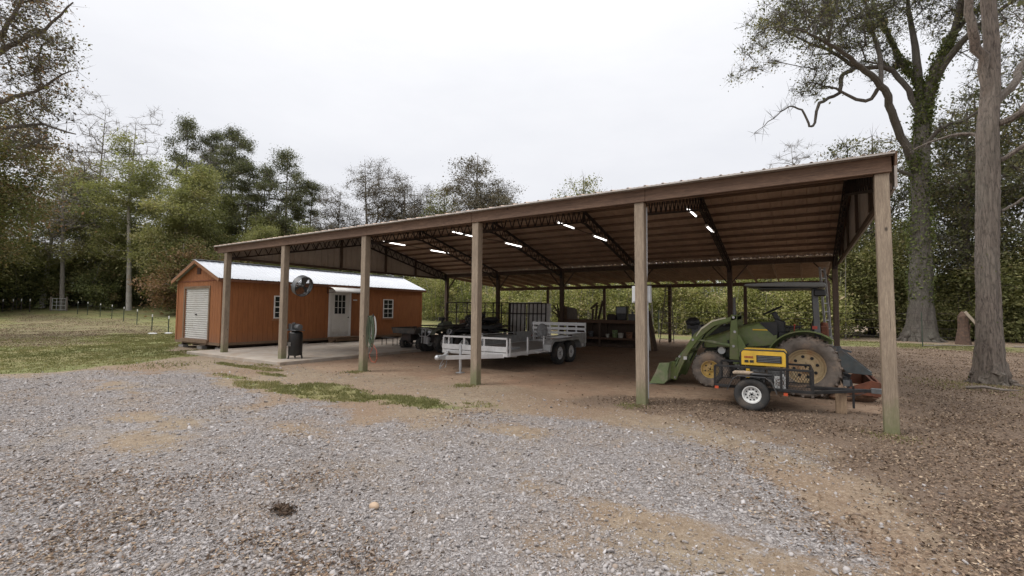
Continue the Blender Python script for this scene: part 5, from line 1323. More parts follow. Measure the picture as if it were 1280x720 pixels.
for k, (x, r, h, c, w_) in enumerate(((-9.0, .1, .2, 1, 'far left on'), (-8.45, .12, .26, 3, 'left of the middle leg on'), (-7.6, .08, .16, 0, 'just right of the middle leg on'), (-7.28, .13, .34, 2, 'tallest on the right half of'), (-6.98, .12, .22, 0, 'second from the right end on'), (-6.62, .14, .26, 4, 'right end of'), (-8.75, .1, .22, 4, 'second from the left on'))):
    bucket_('%s container, %s the lower bench shelf' % (cols[c][1], w_), x, 20.05 + (k % 2) * .1, .42, r, h, cols[c][0])
jt = thing('cut_slab_bundle', 'upright bundle of rough wood slabs standing behind the trailer gate', 'wood slabs', (-9.5, 20.0, 1.22))
for k in range(6):
    x = -.28 + k * .11
    MB().prism([(x - .05, 0), (x + .07 + k * .012, 0), (x + .04 + k * .008, .62 - .03 * k), (x - .04, .64 - .02 * k)], -.05 + .02 * (k % 2), .08 + .02 * (k % 3)).build('slab', W_GREY if k > 1 else W_BOARD, jt, bevel=.01)
for k, (a, b) in enumerate((((-9.95, 20.0, 1.25), (-10.35, 20.0, 1.9)), ((-9.9, 20.1, 1.25), (-10.5, 20.1, 1.62)), ((-9.95, 20.2, 1.23), (-10.3, 20.2, 1.36)), ((-10.0, 19.9, 1.23), (-10.1, 19.9, 1.95)))):
    tag(MB().tube([a, ((a[0] + b[0]) / 2 + .04, a[1], (a[2] + b[2]) / 2 - .03), b], [.05, .042, .03], 6).build('cut_branch', B_DARK if 'B_DARK' in globals() else W_DARK, None, True), ['longest branch poking up left of the wood slab bundle', 'middle branch poking out left of the wood slab bundle', 'lowest branch stub left of the wood slab bundle', 'upright branch against the left side of the slab bundle'][k], 'branch', 'branches at the left end of the bench')
for k, (a, b, l) in enumerate((((-8.35, 20.1, 1.23), (-8.32, 20.1, 1.72), 'short upright board left of the others on the bench'), ((-8.2, 20.1, 1.23), (-8.12, 20.1, 1.9), 'upright board in the middle of those on the bench'), ((-8.1, 20.2, 1.23), (-7.88, 20.2, 2.1), 'tallest upright board on the bench'), ((-8.4, 20.0, 1.72), (-8.05, 20.0, 2.0), 'slanting board resting across the upright boards on the bench'))):
    leaner('upright_board', l, 'board', a, b, .1, .03, W_DARK, 'boards standing on the bench')
mn = thing('old_television', 'dark square box like television on the right part of the bench', 'television', (-6.95, 20.2, 1.22))
MB().prism([(-.26, .3), (-.2, 0), (.2, 0), (.26, .3), (.26, .62), (-.26, .62)], -.15, .12).build('case', BLACK, mn, bevel=.02)
MB().b2((-.21, -.158, .3), (.21, -.152, .58)).build('screen', M_GLASS, mn)
tag(MB(TR(-7.4, 20.1, 1.22)).b2((-.2, -.15, 0), (.22, .15, .22)).b2((-.16, -.1, .22), (.1, .1, .27)).build('tool_case', STEEL_BLK, None, bevel=.01), 'dark case left of the television on the bench', 'case')
tag(MB(TR(-6.35, 20.1, 1.22)).b2((-.25, -.15, 0), (.25, .15, .28)).cyl((-.1, 0, .28), (-.1, 0, .38), .06, n=10).build('dark_bin', GREYM, None, bevel=.01), 'dark bin at the right end of the bench top', 'bin')
for k in range(3):
    leaner('floor_lumber', ['dark board lying under the bench, nearest', 'dark board lying under the bench, middle', 'dark board lying under the bench, farthest'][k], 'board', (-9.6 + k * .2, 20.0 + k * .2, .06), (-6.4 + k * .1, 20.0 + k * .2, .06), .14, .08, W_DARK, 'boards under the bench')
leaner('leaning_plank', 'long dark plank leaning right of the bench', 'plank', (-5.1, 18.9, .02), (-5.55, 19.45, 1.62), .14, .04, W_DARK)
leaner('leaning_plank', 'second dark plank leaning close behind the long one', 'plank', (-5.25, 19.0, .02), (-5.6, 19.6, 1.45), .12, .04, W_BOARD)
tag(MB().tube([(-5.35, 18.9, .02), (-5.5, 19.1, 1.4)], .03, 8).build('white_pipe', OFFW), 'thin white pipe leaning beside the dark planks', 'pipe')
def ladder(label, name, loc_, h, w0, w1, lean, n, mat, rz=0, depth=.03):
    o = thing(name, label, 'ladder', loc_, 0); o.rotation_euler = (lean, 0, rz)
    for s_ in (-1, 1): MB().bar((s_ * w0 / 2, 0, 0), (s_ * w1 / 2, 0, h), depth, .07, up=(0, 1, 0)).build('rail', mat, o)
    for k in range(n):
        f = (k + .7) / n; ww = w0 + (w1 - w0) * f
        MB().bar((-ww / 2, 0, h * f), (ww / 2, 0, h * f), .03, .03).build('rung', mat, o)
    return o
ladder('weathered tapering ladder leaning on the back post seen right of the electrical box', 'wooden_ladder', (-6.05, 24.45, 0), 3.15, .72, .24, -.16, 11, W_GREY)
ladder('tall aluminium ladder leaning on the rear corner post behind the tractor', 'aluminium_ladder', (.72, 19.1, 0), 3.2, .34, .3, -.06, 11, ALU, R(62))
rk = thing('low_metal_rack', 'low rusty metal rack on the slab in front of the far shed window', 'rack', (-14.9, 13.7, .1))
MB().b2((-.35, -.14, .3), (.35, .14, .33)).build('top', STEEL_BLK, rk)
for x in (-.33, .33):
    for y in (-.12, .12): MB().bar((x, y, 0), (x, y, .3), .02, .02).build('leg', STEEL_BLK, rk)

# ------------------------------------------------------------------ fences
FP = [(-34.7, 13.1, 1.1), (-38.1, 13.4, 1.15), (-47.4, 15.6, 1.3), (-52.9, 16.4, 1.35), (-57.2, 16.8, 1.4), (-60.4, 16.8, 1.4), (-63.8, 16.7, 1.4), (-65.7, 16.4, 1.4)]
from_l = ['first green steel fence post beside the shed front', 'second steel fence post left of the shed', 'third steel fence post left of the shed', 'fourth steel fence post left of the shed, by the pale trunk', 'fifth steel fence post left of the shed', 'sixth steel fence post left of the shed', 'seventh steel fence post left of the shed', 'steel fence post nearest the small wire gate']
for k, (x, y, h) in enumerate(FP):
    o = thing('fence_post', from_l[k], 'fence post', (x, y, gz1(x, y)), 0, 'steel fence posts across the left field')
    MB().bar((0, 0, -.2), (0, 0, h - .18), .05, .035).build('shaft', simple('dark_green_post_paint', (.03, .045, .03), .6), o)
    MB().bar((0, 0, h - .179), (0, 0, h), .055, .04).build('tip', WHITE, o)
wf = MB()
for zz_ in (.35, .7, 1.05):
    wf.tube([(x, y, gz1(x, y) + zz_) for x, y, h in FP], .007, 4)
tag(wf.build('fence_wire', STEEL_BLK), 'thin wires strung along the steel posts of the left field', 'wire')
FQ = [(-75.2, 12.4), (-76.5, 9.8), (-78, 7.2), (-79.3, 4.4), (-80.2, 1.6)]
for k, (x, y) in enumerate(((-74.0, 14.3), (-74.9, 13.8), (-75.6, 13.3), (-76.6, 12.7))):
    o = thing('fence_post', ['white tipped post just left of the wire gate', 'second white tipped post left of the wire gate', 'third white tipped post left of the wire gate', 'white tipped post nearest the left edge of the photo'][k], 'fence post', (x + 1.5, y - .2, gz1(x + 1.5, y - .2)), 0, 'posts along the forest edge')
    MB().bar((0, 0, -.2), (0, 0, 1.2), .06, .06).build('shaft', STEEL_BLK, o); MB().bar((0, 0, 1.201), (0, 0, 1.45), .065, .065).build('tip', WHITE, o)
gt = thing('wire_gate', 'small pale wire gate between two wooden posts at the far side of the field', 'gate', (-71.9, 16.3, gz1(-71.9, 16.3)), R(30))
for x in (-.95, .95): MB().bar((x, 0, -.2), (x, 0, 1.6), .13, .13).build('gate_post', W_GREY, gt)
mb = MB(); 
for x in (-.8, -.27, .27, .8): mb.bar((x, 0, .1), (x, 0, 1.4), .05, .04)
for z in (.1, .6, 1.0, 1.4): mb.bar((-.8, 0, z), (.8, 0, z), .04, .05)
mb.build('gate_leaf', simple('pale_gate_metal', (.5, .5, .48), .5, .2, .2), gt)
for k in range(5):
    x, y = -12 + k * 4.2, 29.5
    o = thing('fence_post', 'green steel post of the wire fence behind the barn, %s' % ['far left', 'second from the left', 'in the middle', 'second from the right', 'far right'][k], 'fence post', (x, y, 0), 0, 'posts of the fence behind the barn')
    MB().bar((0, 0, -.2), (0, 0, 1.7), .045, .035).build('shaft', simple('dark_green_post_paint', (0, 0, 0)), o)
wf = MB()
for zz_ in (.5, .9, 1.3, 1.62): wf.tube([(-16, 29.5, zz_), (-8, 29.5, zz_ - .03), (0, 29.5, zz_), (6, 29.6, zz_)], .007, 4)
tag(wf.build('fence_wire', STEEL_BLK), 'dark wires of the fence behind the barn', 'wire')

# ------------------------------------------------------------------ bits on the ground
st_ = thing('tree_stump', 'broken reddish stump between the big vine clad tree and the nearest trunk', 'stump', (7.1, 33.6, 0))
MB().tube([(0, 0, -.1), (0, 0, .3), (.02, 0, .9), (.05, .02, 1.5), (.0, .0, 1.75)], [.36, .3, .22, .24, .06], 9).bar((.1, .05, 0), (.24, .1, 1.1), .16, .2).build('trunk', simple('rotten_red_wood', (.1, .06, .042), .95, 0, .5, 9, (.04, .03, .025), .8, .9), st_)
leaner('pale_board', 'pale board leaning down from the broken stump', 'board', (8.0, 33.4, .45), (7.15, 33.25, 1.75), .12, .05, wood('pale_board_wood', (.5, .42, .34), (.32, .26, .2), 'Z', knots=False))
rg = random.Random(4)
for k, (x, y, a, L, l) in enumerate(((5.0, 30.5, .3, 2.6, 'long grey stick lying in front of the big vine clad tree'), (8.6, 32.2, -.4, 2.2, 'grey stick on the leaves right of the broken stump'), (10.2, 33, .1, 2.8, 'long fallen branch near the right edge beyond the nearest trunk'), (5.6, 15.6, .2, 1.5, 'grey root like branch right of the nearest trunk'), (2.9, 13.6, -.6, .8, 'short stick in front of the nearest trunk'), (7.6, 25.4, .5, 1.6, 'thin stick on the open ground at the right'))):
    tag(MB().tube([(x, y, gz1(x, y) + .03), (x + L * .35 * math.cos(a), y + L * .35 * math.sin(a), gz1(x, y) + .09), (x + L * .7 * math.cos(a + .15), y + L * .7 * math.sin(a + .15), gz1(x, y) + .06), (x + L * math.cos(a), y + L * math.sin(a), gz1(x, y) + .1)], [.04, .034, .025, .01], 6).build('fallen_branch', W_GREY, None, True), l, 'branch', 'sticks lying on the leaves')
mb = MB(); mb.ball((0, 0, 0), .042, 8, (1.1, .9, .72)); tag(mb.build('round_stone', simple('tan_stone', (.4, .29, .2), .8, 0, .2, 30), None, True), 'smooth tan stone alone on the gravel in the foreground', 'stone').location = (-3.0, 2.63, gz1(-3.0, 2.63) + .025)
for k, (x, y, l) in enumerate(((-33.7, 11.9, 'white stone at the foot of the fence posts by the shed'), (-33.9, 12.8, 'flat white stone nearest the shed in the field'))):
    tag(MB(TR(x, y, gz1(x, y))).ball((0, 0, .02), .22, 6, (1.5, 1, .25)).build('field_stone', simple('white_stone', (.55, .54, .53), .8), None, True), l, 'stone', 'pale stones by the fence')
rgn = np.random.default_rng(77)
pc = np.array([-3.55, 2.19, 0]) + rgn.normal(size=(420, 3)) * np.array([.065, .035, .01]); pc[:, 2] = np.abs(pc[:, 2]) + gz1(-3.55, 2.19) + .01
co, idx = leaf_quads(rgn, pc, .03, .3, .4); tag(np_mesh('dry_weed', co, 3, idx, M_LITTER, np.clip(rgn.normal(.1, .1, 420), 0, 1).repeat(4)), 'dark dry weed clump flat on the gravel in the foreground', 'weed')

# ------------------------------------------------------------------ trees
B_GREY = bark('grey_bark', (.26, .235, .21), (.12, .1, .085), 1.0)
B_BROWN = bark('furrowed_brown_bark', (.215, .175, .145), (.06, .045, .035), 1.4, 1.0)
B_DARK = bark('dark_bark', (.15, .125, .105), (.065, .052, .042), .8)
B_PALE = bark('pale_bark', (.5, .47, .43), (.3, .27, .24), .8, .5)
L_OLIVE = leaf_mat('olive_leaf', [(.1, .108, .048), (.165, .175, .072), (.23, .235, .1), (.29, .275, .13), (.33, .275, .15)], .42)
L_DGREEN = leaf_mat('dark_green_leaf', [(.08, .09, .045), (.125, .145, .065), (.175, .19, .08), (.23, .235, .1), (.33, .24, .14)], .42)
L_RUST = leaf_mat('rusty_leaf', [(.09, .1, .035), (.14, .145, .055), (.19, .165, .07), (.24, .14, .085), (.3, .19, .12)])
L_GREYBR = leaf_mat('grey_brown_leaf', [(.05, .04, .032), (.09, .073, .055), (.12, .11, .06), (.16, .13, .09), (.2, .16, .11)], .15)
L_THICK = leaf_mat('thicket_leaf', [(.1, .115, .04), (.19, .205, .07), (.3, .3, .115), (.4, .38, .17), (.48, .38, .25)], .42)
L_PINE = leaf_mat('pine_needle', [(.05, .058, .03), (.08, .09, .042), (.115, .125, .055), (.155, .155, .07), (.19, .17, .095)], .25)
L_MOSS = leaf_mat('climbing_vine_leaf', [(.05, .065, .022), (.08, .1, .032), (.12, .145, .045), (.16, .175, .06), (.2, .2, .08)])
L_OAK = leaf_mat('oak_leaf', [(.055, .06, .032), (.095, .102, .048), (.14, .145, .065), (.19, .175, .085), (.24, .19, .11)], .32)

def crown_pts(rg, lobes, n, shell=.45):
    lob = np.array(lobes, float)           # cx cy cz rx ry rz
    vol = lob[:, 3] * lob[:, 4] * lob[:, 5]
    k = rg.choice(len(lob), n, p=vol / vol.sum())
    d = rg.normal(size=(n, 3)); d /= np.linalg.norm(d, axis=1, keepdims=True)
    r = rg.random(n) ** shell
    return lob[k, :3] + d * r[:, None] * lob[k, 3:]

def grow(rg, trunk, pts, r_tip=.012, zmin=1.0, power=.52, wig=.12, extra=(), relief=0):
    """trunk: [(x,y,z,r)]; extra: list of limb polylines [(x,y,z,r)...]; pts: tips.  returns MB of the wood"""
    pos = []; par = []; rad = []
    def chain(line, p=-1):
        for q in line:
            pos.append(np.array(q[:3], float)); par.append(p); rad.append(q[3]); p = len(pos) - 1
        return p
    tr = []
    for a, b in zip(trunk[:-1], trunk[1:]):
        a, b = np.array(a, float), np.array(b, float); m = max(1, int(np.linalg.norm(b[:3] - a[:3]) / .9))
        for i in range(m):
            q = a + (b - a) * i / m
            tr.append(tuple(q))
    tr.append(tuple(trunk[-1])); chain(tr)
    def smooth(line):
        A = [np.array(q, float) for q in line]; out = []
        for i in range(len(A) - 1):
            p0, p1, p2, p3 = A[max(i - 1, 0)], A[i], A[i + 1], A[min(i + 2, len(A) - 1)]
            for t in (0, .25, .5, .75):
                q = .5 * (2 * p1 + (p2 - p0) * t + (2 * p0 - 5 * p1 + 4 * p2 - p3) * t * t + (3 * p1 - p0 - 3 * p2 + p3) * t ** 3)
                q[3] = p1[3] + (p2[3] - p1[3]) * t; out.append(q)
        return [tuple(q) for q in out] + [tuple(A[-1])]
    for line in extra:
        line = smooth(line)
        st = np.array(line[0][:3]); j = int(np.argmin([np.linalg.norm(p - st) for p in pos]))
        L2 = []
        for a, b in zip(line[:-1], line[1:]):
            a, b = np.array(a, float), np.array(b, float); m = max(1, int(np.linalg.norm(b[:3] - a[:3]) / .7))
            for i in range(m):
                q = a + (b - a) * i / m
                if len(L2): q[:3] += rg.normal(size=3) * .03
                L2.append(tuple(q))
        L2.append(tuple(line[-1])); chain(L2, j)
    P = np.array(pos); 
    ax = np.array(trunk[0][:2])
    order = np.argsort([np.min(np.linalg.norm(P - p, axis=1)) for p in pts]) if len(pts) else []
    load = {}
    for oi in order:
        p = pts[oi]; A = np.array(pos)
        v = A - p; d = np.linalg.norm(v, axis=1)
        cost = d + np.maximum(0, v[:, 2]) * .9 + (A[:, 2] < zmin) * 50
        cost = cost * (1 + .0 * d)
        j = int(np.argmin(cost)); L = d[j]
        m = max(1, int(L / .8)); prev = j; a = pos[j]
        sag = np.array([0, 0, 1.0]) * L * .1
        for i in range(1, m + 1):
            t = i / m
            q = a + (p - a) * t + sag * math.sin(PI * t) + (rg.normal(size=3) * wig * L / m ** .5 * (1 if i < m else 0)) * .6
            pos.append(q); par.append(prev); rad.append(0.); prev = len(pos) - 1
        k = prev
        load[k] = load.get(k, 0) + 1
    n = len(pos); cnt = np.zeros(n)
    for k, c in load.items():
        while k >= 0: cnt[k] += c; k = par[k]
    r = np.array([rad[i] if rad[i] > 0 else r_tip * max(1, cnt[i]) ** power for i in range(n)])
    for i in range(n):                       # a child is never thicker than its parent
        if par[i] >= 0 and rad[i] == 0: r[i] = min(r[i], r[par[i]] * .92)
    kids = [[] for _ in range(n)]
    for i in range(n):
        if par[i] >= 0: kids[par[i]].append(i)
    mb = MB()
    stack = [(0, None)]
    while stack:
        i, pi = stack.pop()
        line = [pi] if pi is not None else []
        while True:
            line.append(i)
            if not kids[i]: break
            ks = sorted(kids[i], key=lambda k: -r[k])
            for k in ks[1:]: stack.append((k, i))
            i = ks[0]
        if len(line) > 1:
            rr = [float(r[k]) for k in line]
            if pi is not None: rr[0] = min(rr[0], rr[1] * 1.25)
            rmax = max(rr)
            if rmax > .17 and relief: mb.trunk([tuple(pos[k]) for k in line], rr, 44 if rmax > .2 else 24, float(line[0]), relief)
            else: mb.tube([tuple(pos[k]) for k in line], rr, 12 if rmax > .2 else (7 if rmax > .07 else (5 if rmax > .03 else 3)), caps=False)
    return mb, np.array(pos), r

def twigs(rg, ctr, n_per, length, w, up=.35):
    """thin forked twigs as slim 3-sided slivers"""
    n = len(ctr) * n_per; c = np.repeat(ctr, n_per, 0)
    d = rg.normal(size=(n, 3)); d[:, 2] += up; d /= np.linalg.norm(d, axis=1, keepdims=True)
    L = length * (.4 + .9 * rg.random(n))[:, None]
    s = rg.normal(size=(n, 3)); s -= d * (s * d).sum(1, keepdims=True); s /= np.linalg.norm(s, axis=1, keepdims=True)
    t = np.cross(d, s)
    off = rg.normal(size=(n, 3)) * length * .22
    a = c + off * 0.3; mid = a + d * L * .55 + off * .25; e = a + d * L + off * .5
    co = np.stack([a + s * w, a - s * w * .5 + t * w, a - s * w * .5 - t * w, mid + s * w * .6, mid - s * w * .3 + t * w * .6, mid - s * w * .3 - t * w * .6, e], 1)
    f = np.array([(0, 1, 4), (0, 4, 3), (1, 2, 5), (1, 5, 4), (2, 0, 3), (2, 3, 5), (3, 4, 6), (4, 5, 6), (5, 3, 6)]).ravel()
    idx = (np.arange(n)[:, None] * 7 + f[None]).ravel()
    return co.reshape(-1, 3), idx, e

def foliage(rg, pts, per, size, spread, flat=.2, aspect=.55, tone_mu=.45, tone_sd=.22, leaf_sd=.12):
    m = len(pts); cnt = np.maximum(1, (per * (.5 + rg.random(m))).astype(int))
    c = np.repeat(pts, cnt, 0); n = len(c)
    sp = np.repeat(spread * (.6 + .8 * rg.random(m)), cnt)[:, None]
    off = rg.normal(size=(n, 3)) * sp * np.array([1, 1, .62])
    co, idx = leaf_quads(rg, c + off, size, flat, aspect)
    t = np.repeat(np.clip(rg.normal(tone_mu, tone_sd, m), 0, 1), cnt) + rg.normal(size=n) * leaf_sd
    return co, idx, np.clip(t, 0, 1).repeat(4)

def make_tree(name, label, cat, loc, seed, trunk, lobes, n, leafm, barkm, per=60, size=.16, spread=.5, tw=0, tl=.8, tww=.012, flat=.2, aspect=.55, zmin=1.5,
              r_tip=.014, shell=.45, extra=(), tone=(.45, .22), rz=0, group=None, scale=1, power=.52, vine=None, pts_extra=None, thin=1.0, wig=.12, relief=0):
    rg = np.random.default_rng(seed)
    z0 = gz1(loc[0], loc[1]) if len(loc) < 3 else loc[2]
    t = thing(name, label, cat, (loc[0], loc[1], z0), rz, group); t.scale = (scale,) * 3
    pts = crown_pts(rg, lobes, n, shell) if n else np.zeros((0, 3))
    if pts_extra is not None: pts = np.concatenate([pts, np.array(pts_extra)])
    mb, pos, r = grow(rg, trunk, pts, r_tip, zmin, power, wig, extra, relief)
    mb.build('trunk', barkm, t, True)
    if tw:
        tc_ = pts
        small = pos[(r < .045) & (pos[:, 2] > zmin)]
        co, idx, ends = twigs(rg, np.concatenate([pts, small[::2]]), tw, tl, tww)
        np_mesh('twigs', co, 3, idx, barkm, None, t)
    if per:
        pp = pts[rg.random(len(pts)) < thin] if thin < 1 else pts
        co, idx, tn = foliage(rg, pp, per, size, spread, flat, aspect, *tone)
        np_mesh('crown', co, 3, idx, leafm, tn, t)
    if vine:
        lines, cnt, sz, sd = vine
        P = []
        for line in lines:
            for a, b in zip(line[:-1], line[1:]):
                a, b = np.array(a, float), np.array(b, float); L = np.linalg.norm(b[:3] - a[:3])
                m = int(cnt * L); u = rg.random(m)[:, None]
                q = a[None] + (b - a)[None] * u
                d = rg.normal(size=(m, 3)); d /= np.linalg.norm(d, axis=1, keepdims=True)
                lump = .55 + .9 * np.sin(q[:, 2:3] * 1.3 + 2.2) * np.sin(q[:, 2:3] * .55 + 1)
                P.append(q[:, :3] + d * (q[:, 3:4] * 1.02 + np.abs(rg.normal(size=(m, 1))) * sd * np.clip(lump, .15, 2)))
        P = np.concatenate(P); co, idx = leaf_quads(rg, P, sz, .1, .7)
        np_mesh('vine', co, 3, idx, L_MOSS, np.clip(rg.normal(.45, .22, len(P)), 0, 1).repeat(4), t)
    return t

def straight(h, r, lean=(0, 0), rt=.04, flare=1.5):
    return [(0, 0, -.3, r * flare), (0, 0, .25, r * 1.15), (lean[0] * .3, lean[1] * .3, h * .3, r * .85), (lean[0] * .6, lean[1] * .75, h * .62, r * .55), (lean[0], lean[1], h, rt)]

GF = 'broad green trees at the edge of the left field'
def green_tree(seed, label, loc, h, wd, back=0., **k):
    rg = np.random.default_rng(seed + 100)
    lob = []
    for i in range(11):
        z = h * (.16 + .8 * i / 11); w_ = wd * math.sin(PI * min(.94, .25 + .68 * (i / 11))) ** .8
        a = rg.random() * 2 * PI
        bk = back * max(0, 1 - z / (h * .62))
        lob.append((math.cos(a) * w_ * .35 - .95 * bk, math.sin(a) * w_ * .35 + .3 * bk, z, w_ * .75, w_ * .75, h * .085))
    return make_tree('broadleaf_tree', label, 'tree', loc, seed, straight(h * .93, .26, (rg.normal() * .5, rg.normal() * .5)), lob, k.pop('n', 230), k.pop('leafm', L_OLIVE), k.pop('barkm', B_GREY),
                     per=k.pop('per', 230), size=k.pop('size', .185), spread=k.pop('spread', .62), flat=.45, tone=k.pop('tone', (.45, .2)), **k)
g1 = green_tree(1, 'tall feathery green tree with a pale straight trunk behind the wire fence posts', (-66.3, 21.0), 21.5, 6.0, back=7., barkm=B_PALE, zmin=6)
g2 = green_tree(2, 'wide green tree right of the pale trunked one, crown above the fence end', (-60.5, 24.4), 18.5, 5.2, tone=(.52, .2), zmin=3)
def gdup(src, label, x, y, rz, s): return dup(src, label, (x, y, gz1(x, y)), rz, s)
gdup(g1, 'green tree standing over the small wire gate in the left field', -77, 16.0, 1.9, (1.0, 1.0, .78))
gdup(g2, 'green tree behind the pale trunked one and left of it', -75, 20.0, 4.1, (1.05, 1.05, .98))
gdup(g2, 'green tree between the left edge tree and the wire gate, lower than its neighbours', -73, 6.0, 2.4, (.95, .95, .68))
gdup(g1, 'low yellowish green tree above the roof of the orange shed', -62.5, 27.2, 3.2, (.72, .72, .62))
gdup(g2, 'small green tree right of the shed ridge, under the pines', -53.5, 29.5, 5.2, (.7, .7, .58))
gdup(g1, 'green tree filling the space below the rounded pine crown', -66, 30.5, 5.9, (.85, .85, .82))
gdup(g2, 'green tree low in the gap between the rounded pine and the broad spreading one', -60, 32.4, .6, (.75, .75, .7))
gdup(g2, 'green tree at the lower right of the broad spreading pine', -53, 35.2, 2.9, (.6, .6, .6))
r1 = make_tree('broadleaf_tree', 'dense green tree with rusty red leaf patches at the left edge of the photo', 'tree', (-38.2, 3.9), 5, straight(11.5, .2, (.4, .6)), [(.6, .8, 11.6, 2.2, 2.2, 1.4), (1.0, 1.2, 9.8, 3.2, 3.2, 1.4), (0, 0, 8.2, 4.0, 4.0, 1.4), (1.6, 1.6, 7.4, 2.8, 2.8, 1.0), (.4, .2, 6.2, 4.0, 4.0, 1.2), (-.4, -.6, 4.4, 3.2, 3.2, .9)], 340, L_RUST, B_GREY, per=200, size=.12, spread=.6, flat=.45, zmin=3, tone=(.34, .3))
gdup(r1, 'rust spotted green tree behind and right of the dense one at the left edge', -70.5, 8.2, 2.0, (1.2, 1.2, 1.15))
r3 = green_tree(7, 'reddish brown shrubby tree just left of the orange shed', (-56.5, 22.3), 8.2, 3.2, leafm=L_RUST, tone=(.62, .22), n=130, per=200, size=.17, zmin=1.2)
gdup(r3, 'reddish shrubby tree directly behind the peak of the orange shed', -55, 24.8, 1.0, (.9, .9, .85))
gdup(r3, 'brown and green shrubby tree behind the shed roof, left of the first barn post', -53, 27.0, 2.2, (1.1, 1.1, .8))
# dark understorey shrubs at the forest edge
u1 = make_tree('evergreen_shrub', 'dark green shrub at the forest edge, left of the wire gate', 'shrub', (-77, 11.0), 21, [(0, 0, -.2, .12), (0, 0, 1, .09), (.2, 0, 4, .03)], [(0, 0, 2.2, 2.6, 2.6, 1.6), (.5, .6, 4, 1.9, 1.9, 1.3), (-1.2, -.6, 1.2, 1.8, 1.8, 1.0)], 70, L_DGREEN, B_DARK, per=110, size=.2, spread=.5, zmin=.2, flat=.3)
for k, (x, y, s, l) in enumerate(((-78, 14.6, 1.15, 'dark green shrub right behind the wire gate'), (-76, 18.6, 1.2, 'dark green shrub at the forest edge just right of the wire gate'), (-70.5, 19.6, 1.0, 'dark shrub left of the foot of the pale trunked tree'),
                                  (-70, 23.4, 1.1, 'dark shrub behind the foot of the pale trunked tree'), (-61, 25.6, 1.1, 'dark shrub hidden behind the front gable of the shed'), (-75, 8.0, 1.05, 'dark shrub at the far left end of the forest edge'))):
    gdup(u1, l, x, y, k * 1.3, s)
# bare trees
def bare_tree(seed, label, loc, h, wd, **k):
    rg = np.random.default_rng(seed)
    lob = [(rg.normal() * wd * .3, rg.normal() * wd * .3, h * z, wd * w_, wd * w_, h * .13) for z, w_ in ((.45, .6), (.6, .85), (.72, .9), (.85, .7), (.95, .4))]
    return make_tree('bare_tree', label, 'tree', loc, seed, straight(h, .22, (rg.normal() * .6, rg.normal() * .6), .02), lob, k.pop('n', 240), k.pop('leafm', L_GREYBR), k.pop('barkm', B_GREY), per=k.pop('per', 0), size=k.pop('size', .14), spread=k.pop('spread', .5),
                     tw=k.pop('tw', 5), tl=k.pop('tl', 1.0), tww=k.pop('tww', .014), zmin=h * .3, r_tip=.02, shell=.4, **k)
b1 = bare_tree(31, 'tall bare grey tree rising above the green trees, right of the left edge tree', (-81, 21), 26.5, 4.2)
gdup(b1, 'bare grey tree just right of the tallest bare one, over the green crowns', -77.5, 24.0, 2.0, (1, 1, .97))
gdup(b1, 'thin bare tree between the two left pines', -70.5, 31.6, 4.0, (.7, .7, .78))
gdup(b1, 'small bare tree top showing over the roof left of the big vine clad tree', .3, 40.5, 2.6, (.7, .7, .54))
b2 = bare_tree(33, 'brownish half bare tree left of the tall bare ones', (-72, 16.6), 19, 4.6, per=34, tone=(.5, .25))
GB = 'half bare trees above the middle of the barn roof'
c1 = bare_tree(35, 'half bare grey brown tree, tallest of those above the left part of the barn roof', (-47.8, 40.6), 19, 3.6, per=60, n=300, tone=(.4, .25), size=.11, barkm=B_DARK)
gdup(c1, 'half bare tree right of the tallest one above the third barn post', -44.5, 42.6, 1.3, (1.1, 1.1, .9))
gdup(c1, 'half bare tree left of the tallest one, next to the last pine', -52.6, 37.8, 2.6, (.85, .85, .8))
gdup(c1, 'low half bare tree at the foot of the right hand pines', -50.5, 39.2, 4.4, (.9, .9, .66))
gdup(c1, 'low half bare tree filling the gap before the leafy round one', -41.5, 43.2, 5.3, (.9, .9, .8))
d1_ = make_tree('leafy_tree', 'leafy grey green tree with a rounded top above the fourth barn post', 'tree', (-33.6, 43.8), 41, straight(19, .25, (.4, .2)), [(0, 0, 17, 2.6, 2.6, 2.2), (-1.2, 0, 14.5, 3.2, 3, 2), (1.5, .5, 13.5, 3, 3, 1.8), (.5, 0, 11, 3.6, 3.6, 2), (-2, 1, 10.5, 2.4, 2.4, 1.4)], 190, L_GREYBR, B_GREY,
                per=130, size=.15, spread=.5, tw=4, tl=1.0, tww=.015, zmin=7, tone=(.5, .25))
gdup(d1_, 'lower leafy tree on the right side of the rounded one', -30.6, 45.0, 2.2, (.85, .85, .84))
d2_ = make_tree('leafy_tree', 'yellowish green leafy tree at the left side of the rounded one', 'tree', (-37.8, 42.8), 42, straight(15, .2, (.3, .2)), [(0, 0, 13, 2, 2, 2), (-.8, .4, 10.5, 2.4, 2.4, 1.8), (1, 0, 11, 2, 2, 1.5)], 90, L_OLIVE, B_GREY, per=60, size=.18, spread=.5, tw=4, tl=1.1, zmin=6)
gdup(d2_, 'yellow green tree top peeping over the roof between fourth and fifth barn posts', -20.4, 46.2, 1.0, (1.05, 1.05, 1.1))
gdup(d2_, 'small brownish tree top at the right of the yellow green one over the roof', -18.2, 47.4, 3.0, (.9, .9, .98))
gdup(d2_, 'thin tree top at the left of the yellow green one over the roof', -22.8, 45.4, 4.6, (.7, .7, .94))
